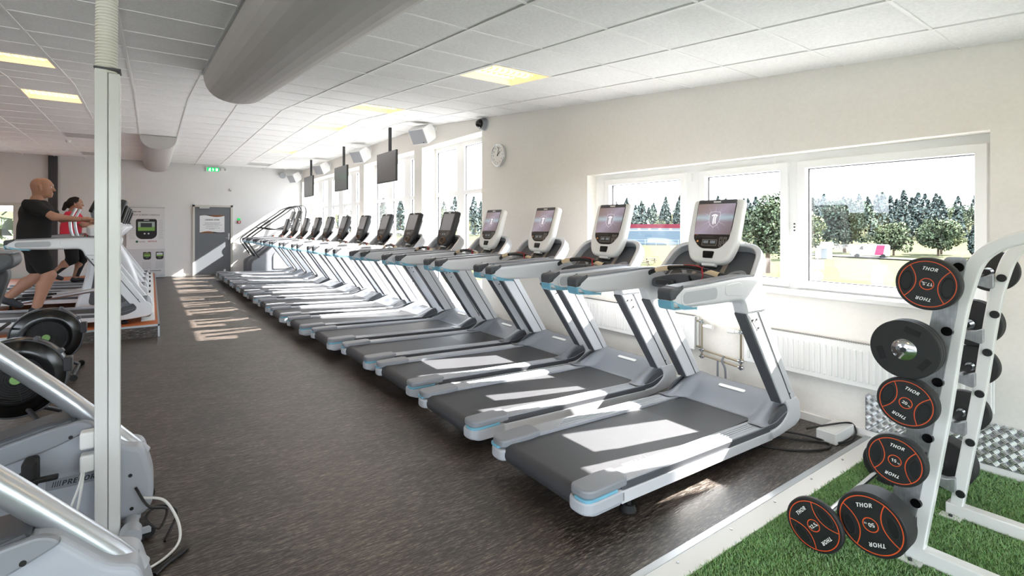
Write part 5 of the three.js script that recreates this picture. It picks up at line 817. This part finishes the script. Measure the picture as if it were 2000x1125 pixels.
{ // forest on the hill: each tree its own thing
  const make = (k) => { const g = new THREE.Group(), h = 1; part(g, 'crown', k % 3 === 2 ? leafyCrown(0.62, 0.8, 420, 0.034).translate(0, 0.6, 0) : leafGeo(620, 0.038, () => { const v = Math.pow(rnd(), 1.25), a = rr(0, 6.28), r = 0.235 * (1 - Math.pow(v, 1.4)) * rr(0.55, 1) + 0.012; return [V3(Math.cos(a) * r, 0.08 + v * 0.9, Math.sin(a) * r), V3(Math.cos(a), 0.35, Math.sin(a)).normalize()]; }), k % 3 === 2 ? leafMats[k % 4] : firMats[k % 2]); part(g, 'trunk', cyl(0.012, 0.018, 0.5, 6).translate(0, 0.25, 0), mat.bark); return g; };
  const protos = Array.from({ length: 6 }, (_, k) => make(k));
  const spots = []; for (let row = 0; row < 7; row++) { const d = 205 + row * 13; for (let a = 0.13; a < 1.28; a += (a < 0.84 ? 6.3 : 15) / d) spots.push([a + rr(-0.002, 0.002), d + rr(-3, 3)]); }
  for (const [a, d] of spots) {
    const x = d * Math.cos(a), z = -d * Math.sin(a), yg = YG + smooth(165, 300, d) * 9 + smooth(300, 450, d) * 6 + 0.5 * Math.sin(x * 0.03) * Math.cos(z * 0.04) - 0.3, q = Math.floor(rnd() * 6), s = rr(9.5, 14) * (q % 3 === 2 ? 0.7 : 1);
    const t = protos[q].clone(); t.name = numbered('forest_tree'); t.position.set(x, yg, z); t.rotation.y = rr(0, 6); t.scale.set(s, s, s); t.userData = { label: q % 3 === 2 ? 'leafy tree in the forest on the hill outside' : 'conifer in the forest on the hill outside', category: 'tree', group: q % 3 === 2 ? 'leafy forest trees on the hill' : 'conifers on the hill' }; scene.add(t);
  }
  leafyTree('broadleaf_tree', 'green tree behind the glazed doors in the far wall', -9, -40, 7, 8.5, leafMats[1], 1500, 0.4); leafyTree('broadleaf_tree', 'yellow green tree behind the glazed doors, farther left', -14.5, -46, 7, 8, leafMats[3], 1500, 0.4);
}
{ // long low hall with a red top
  const b = thing('factory_hall', 'long low hall with pale blue wall and dark red top band', 'building', [131, YG, -100], 0.6);
  part(b, 'wall', span(-6, 6, 0, 4.4, -22, 16), dull(0x5a6772)); part(b, 'roof_band', span(-6.2, 6.2, 5.2, 6.4, -22.2, 16.2), dull(0x6a2c38), 'dark red roof band'); part(b, 'upper_wall', span(-5.95, 5.95, 4.4, 5.2, -21.9, 15.9), mat.white);
  for (let k = 0; k < 12; k++) part(b, 'window', span(-6.0, -5.9, 4.5, 5.12, -21 + k * 3.05, -21 + k * 3.05 + 2.4), std(0x66707a, 0.3)); 
  const f = thing('mesh_fence', 'thin wire fence in front of the low hall', 'fence', [119, YG, -90], 0.6); for (let k = 0; k < 14; k++) part(f, 'post', cyl(0.05, 0.05, 2, 6).translate(0, 1, -20 + k * 3), mat.alu); for (const y of [0.3, 1.1, 1.9]) part(f, 'wire', rod([0, y, -20], [0, y, 19], 0.025, 5), mat.alu);
}
{ // white van
  const t = thing('van', 'white delivery van with red rear panel on the road outside', 'van', [108.2, YG + 0.14, -36.7], 2.0);
  part(t, 'van_body', extr(rpoly([[-2.9, 0.35, 0.1], [-2.95, 2.2, 0.25], [-2.7, 2.4, 0.1], [1.2, 2.4, 0.25], [1.95, 1.45, 0.2], [2.75, 1.15, 0.2], [2.9, 0.4, 0.15]]), -0.98, 0.98, 0.12, 3), mat.whiteGloss);
  for (const s of [-1, 1]) { part(t, 'red_panel', extr(rpoly([[-1.9, 0.5], [-2.2, 2.3], [-1.0, 2.3], [-0.6, 0.5]]), s * 0.975, s * 0.99, 0.002), std(0xb0214e, 0.4), 'red graphic panel'); part(t, 'side_window', extr(rpoly([[1.0, 1.4, 0.05], [1.0, 2.1, 0.05], [1.3, 2.1, 0.05], [1.75, 1.45, 0.05]]), s * 0.975, s * 0.992, 0.002), mat.blackGloss); }
  for (const x of [-1.9, 1.9]) for (const s of [-1, 1]) part(t, 'wheel', cyl(0.36, 0.36, 0.24, 20).rotateX(Math.PI / 2).translate(x, 0.36, s * 0.88), mat.rubber); part(t, 'bumper', rbox(0.2, 0.3, 1.9, 0.06, 2.85, 0.5, 0), mat.greyDark);
}
{
  const t = thing('garden_shed', 'small white shed with flat pitched roof beside the road', 'shed', [101.5, YG, -41.6], 0.4); part(t, 'walls', span(-1.3, 1.3, 0, 2.1, -1.3, 1.3), mat.whiteMatt); part(t, 'roof', extr(rpoly([[-1.6, 2.05], [0, 2.75], [1.6, 2.05], [1.6, 2.2], [0, 2.95], [-1.6, 2.2]]), -1.5, 1.5, 0.02), mat.greyLight); part(t, 'shed_door', span(-1.33, -1.29, 0, 1.8, -0.4, 0.5), mat.grey);
  const s = thing('road_sign', 'grey road sign seen from behind on a thin post', 'road sign', [43.6, YG, -18.3], 0.6); part(s, 'post', cyl(0.03, 0.03, 3.4, 8).translate(0, 1.7, 0), mat.grey); part(s, 'sign_plate', rbox(0.03, 0.8, 0.9, 0.01, 0, 2.9, 0), mat.grey); part(s, 'round_plate', cyl(0.4, 0.4, 0.03, 24).rotateZ(Math.PI / 2).translate(0, 2.0, 0), mat.greyLight);
  [[65.4, -51.9, 'nearer the hall'], [60.5, -49.2, 'nearer the gym']].forEach(([x, z, w]) => { const p = thing('picnic_table', `dark wooden picnic table on the lawn, ${w}`, 'table', [x, YG, z], 0.5, 'picnic tables on the lawn'); part(p, 'table_top', box(0.8, 0.06, 1.8, 0, 0.74, 0), mat.bark); for (const q of [-0.65, 0.65]) part(p, 'bench', box(0.28, 0.05, 1.8, q, 0.44, 0), mat.bark); for (const q of [-0.6, 0.6]) part(p, 'leg', join([rod([-0.6, 0, q], [0.25, 0.72, q], 0.05), rod([0.6, 0, q], [-0.25, 0.72, q], 0.05)]), mat.bark); });
}

renderer.render(scene, camera);
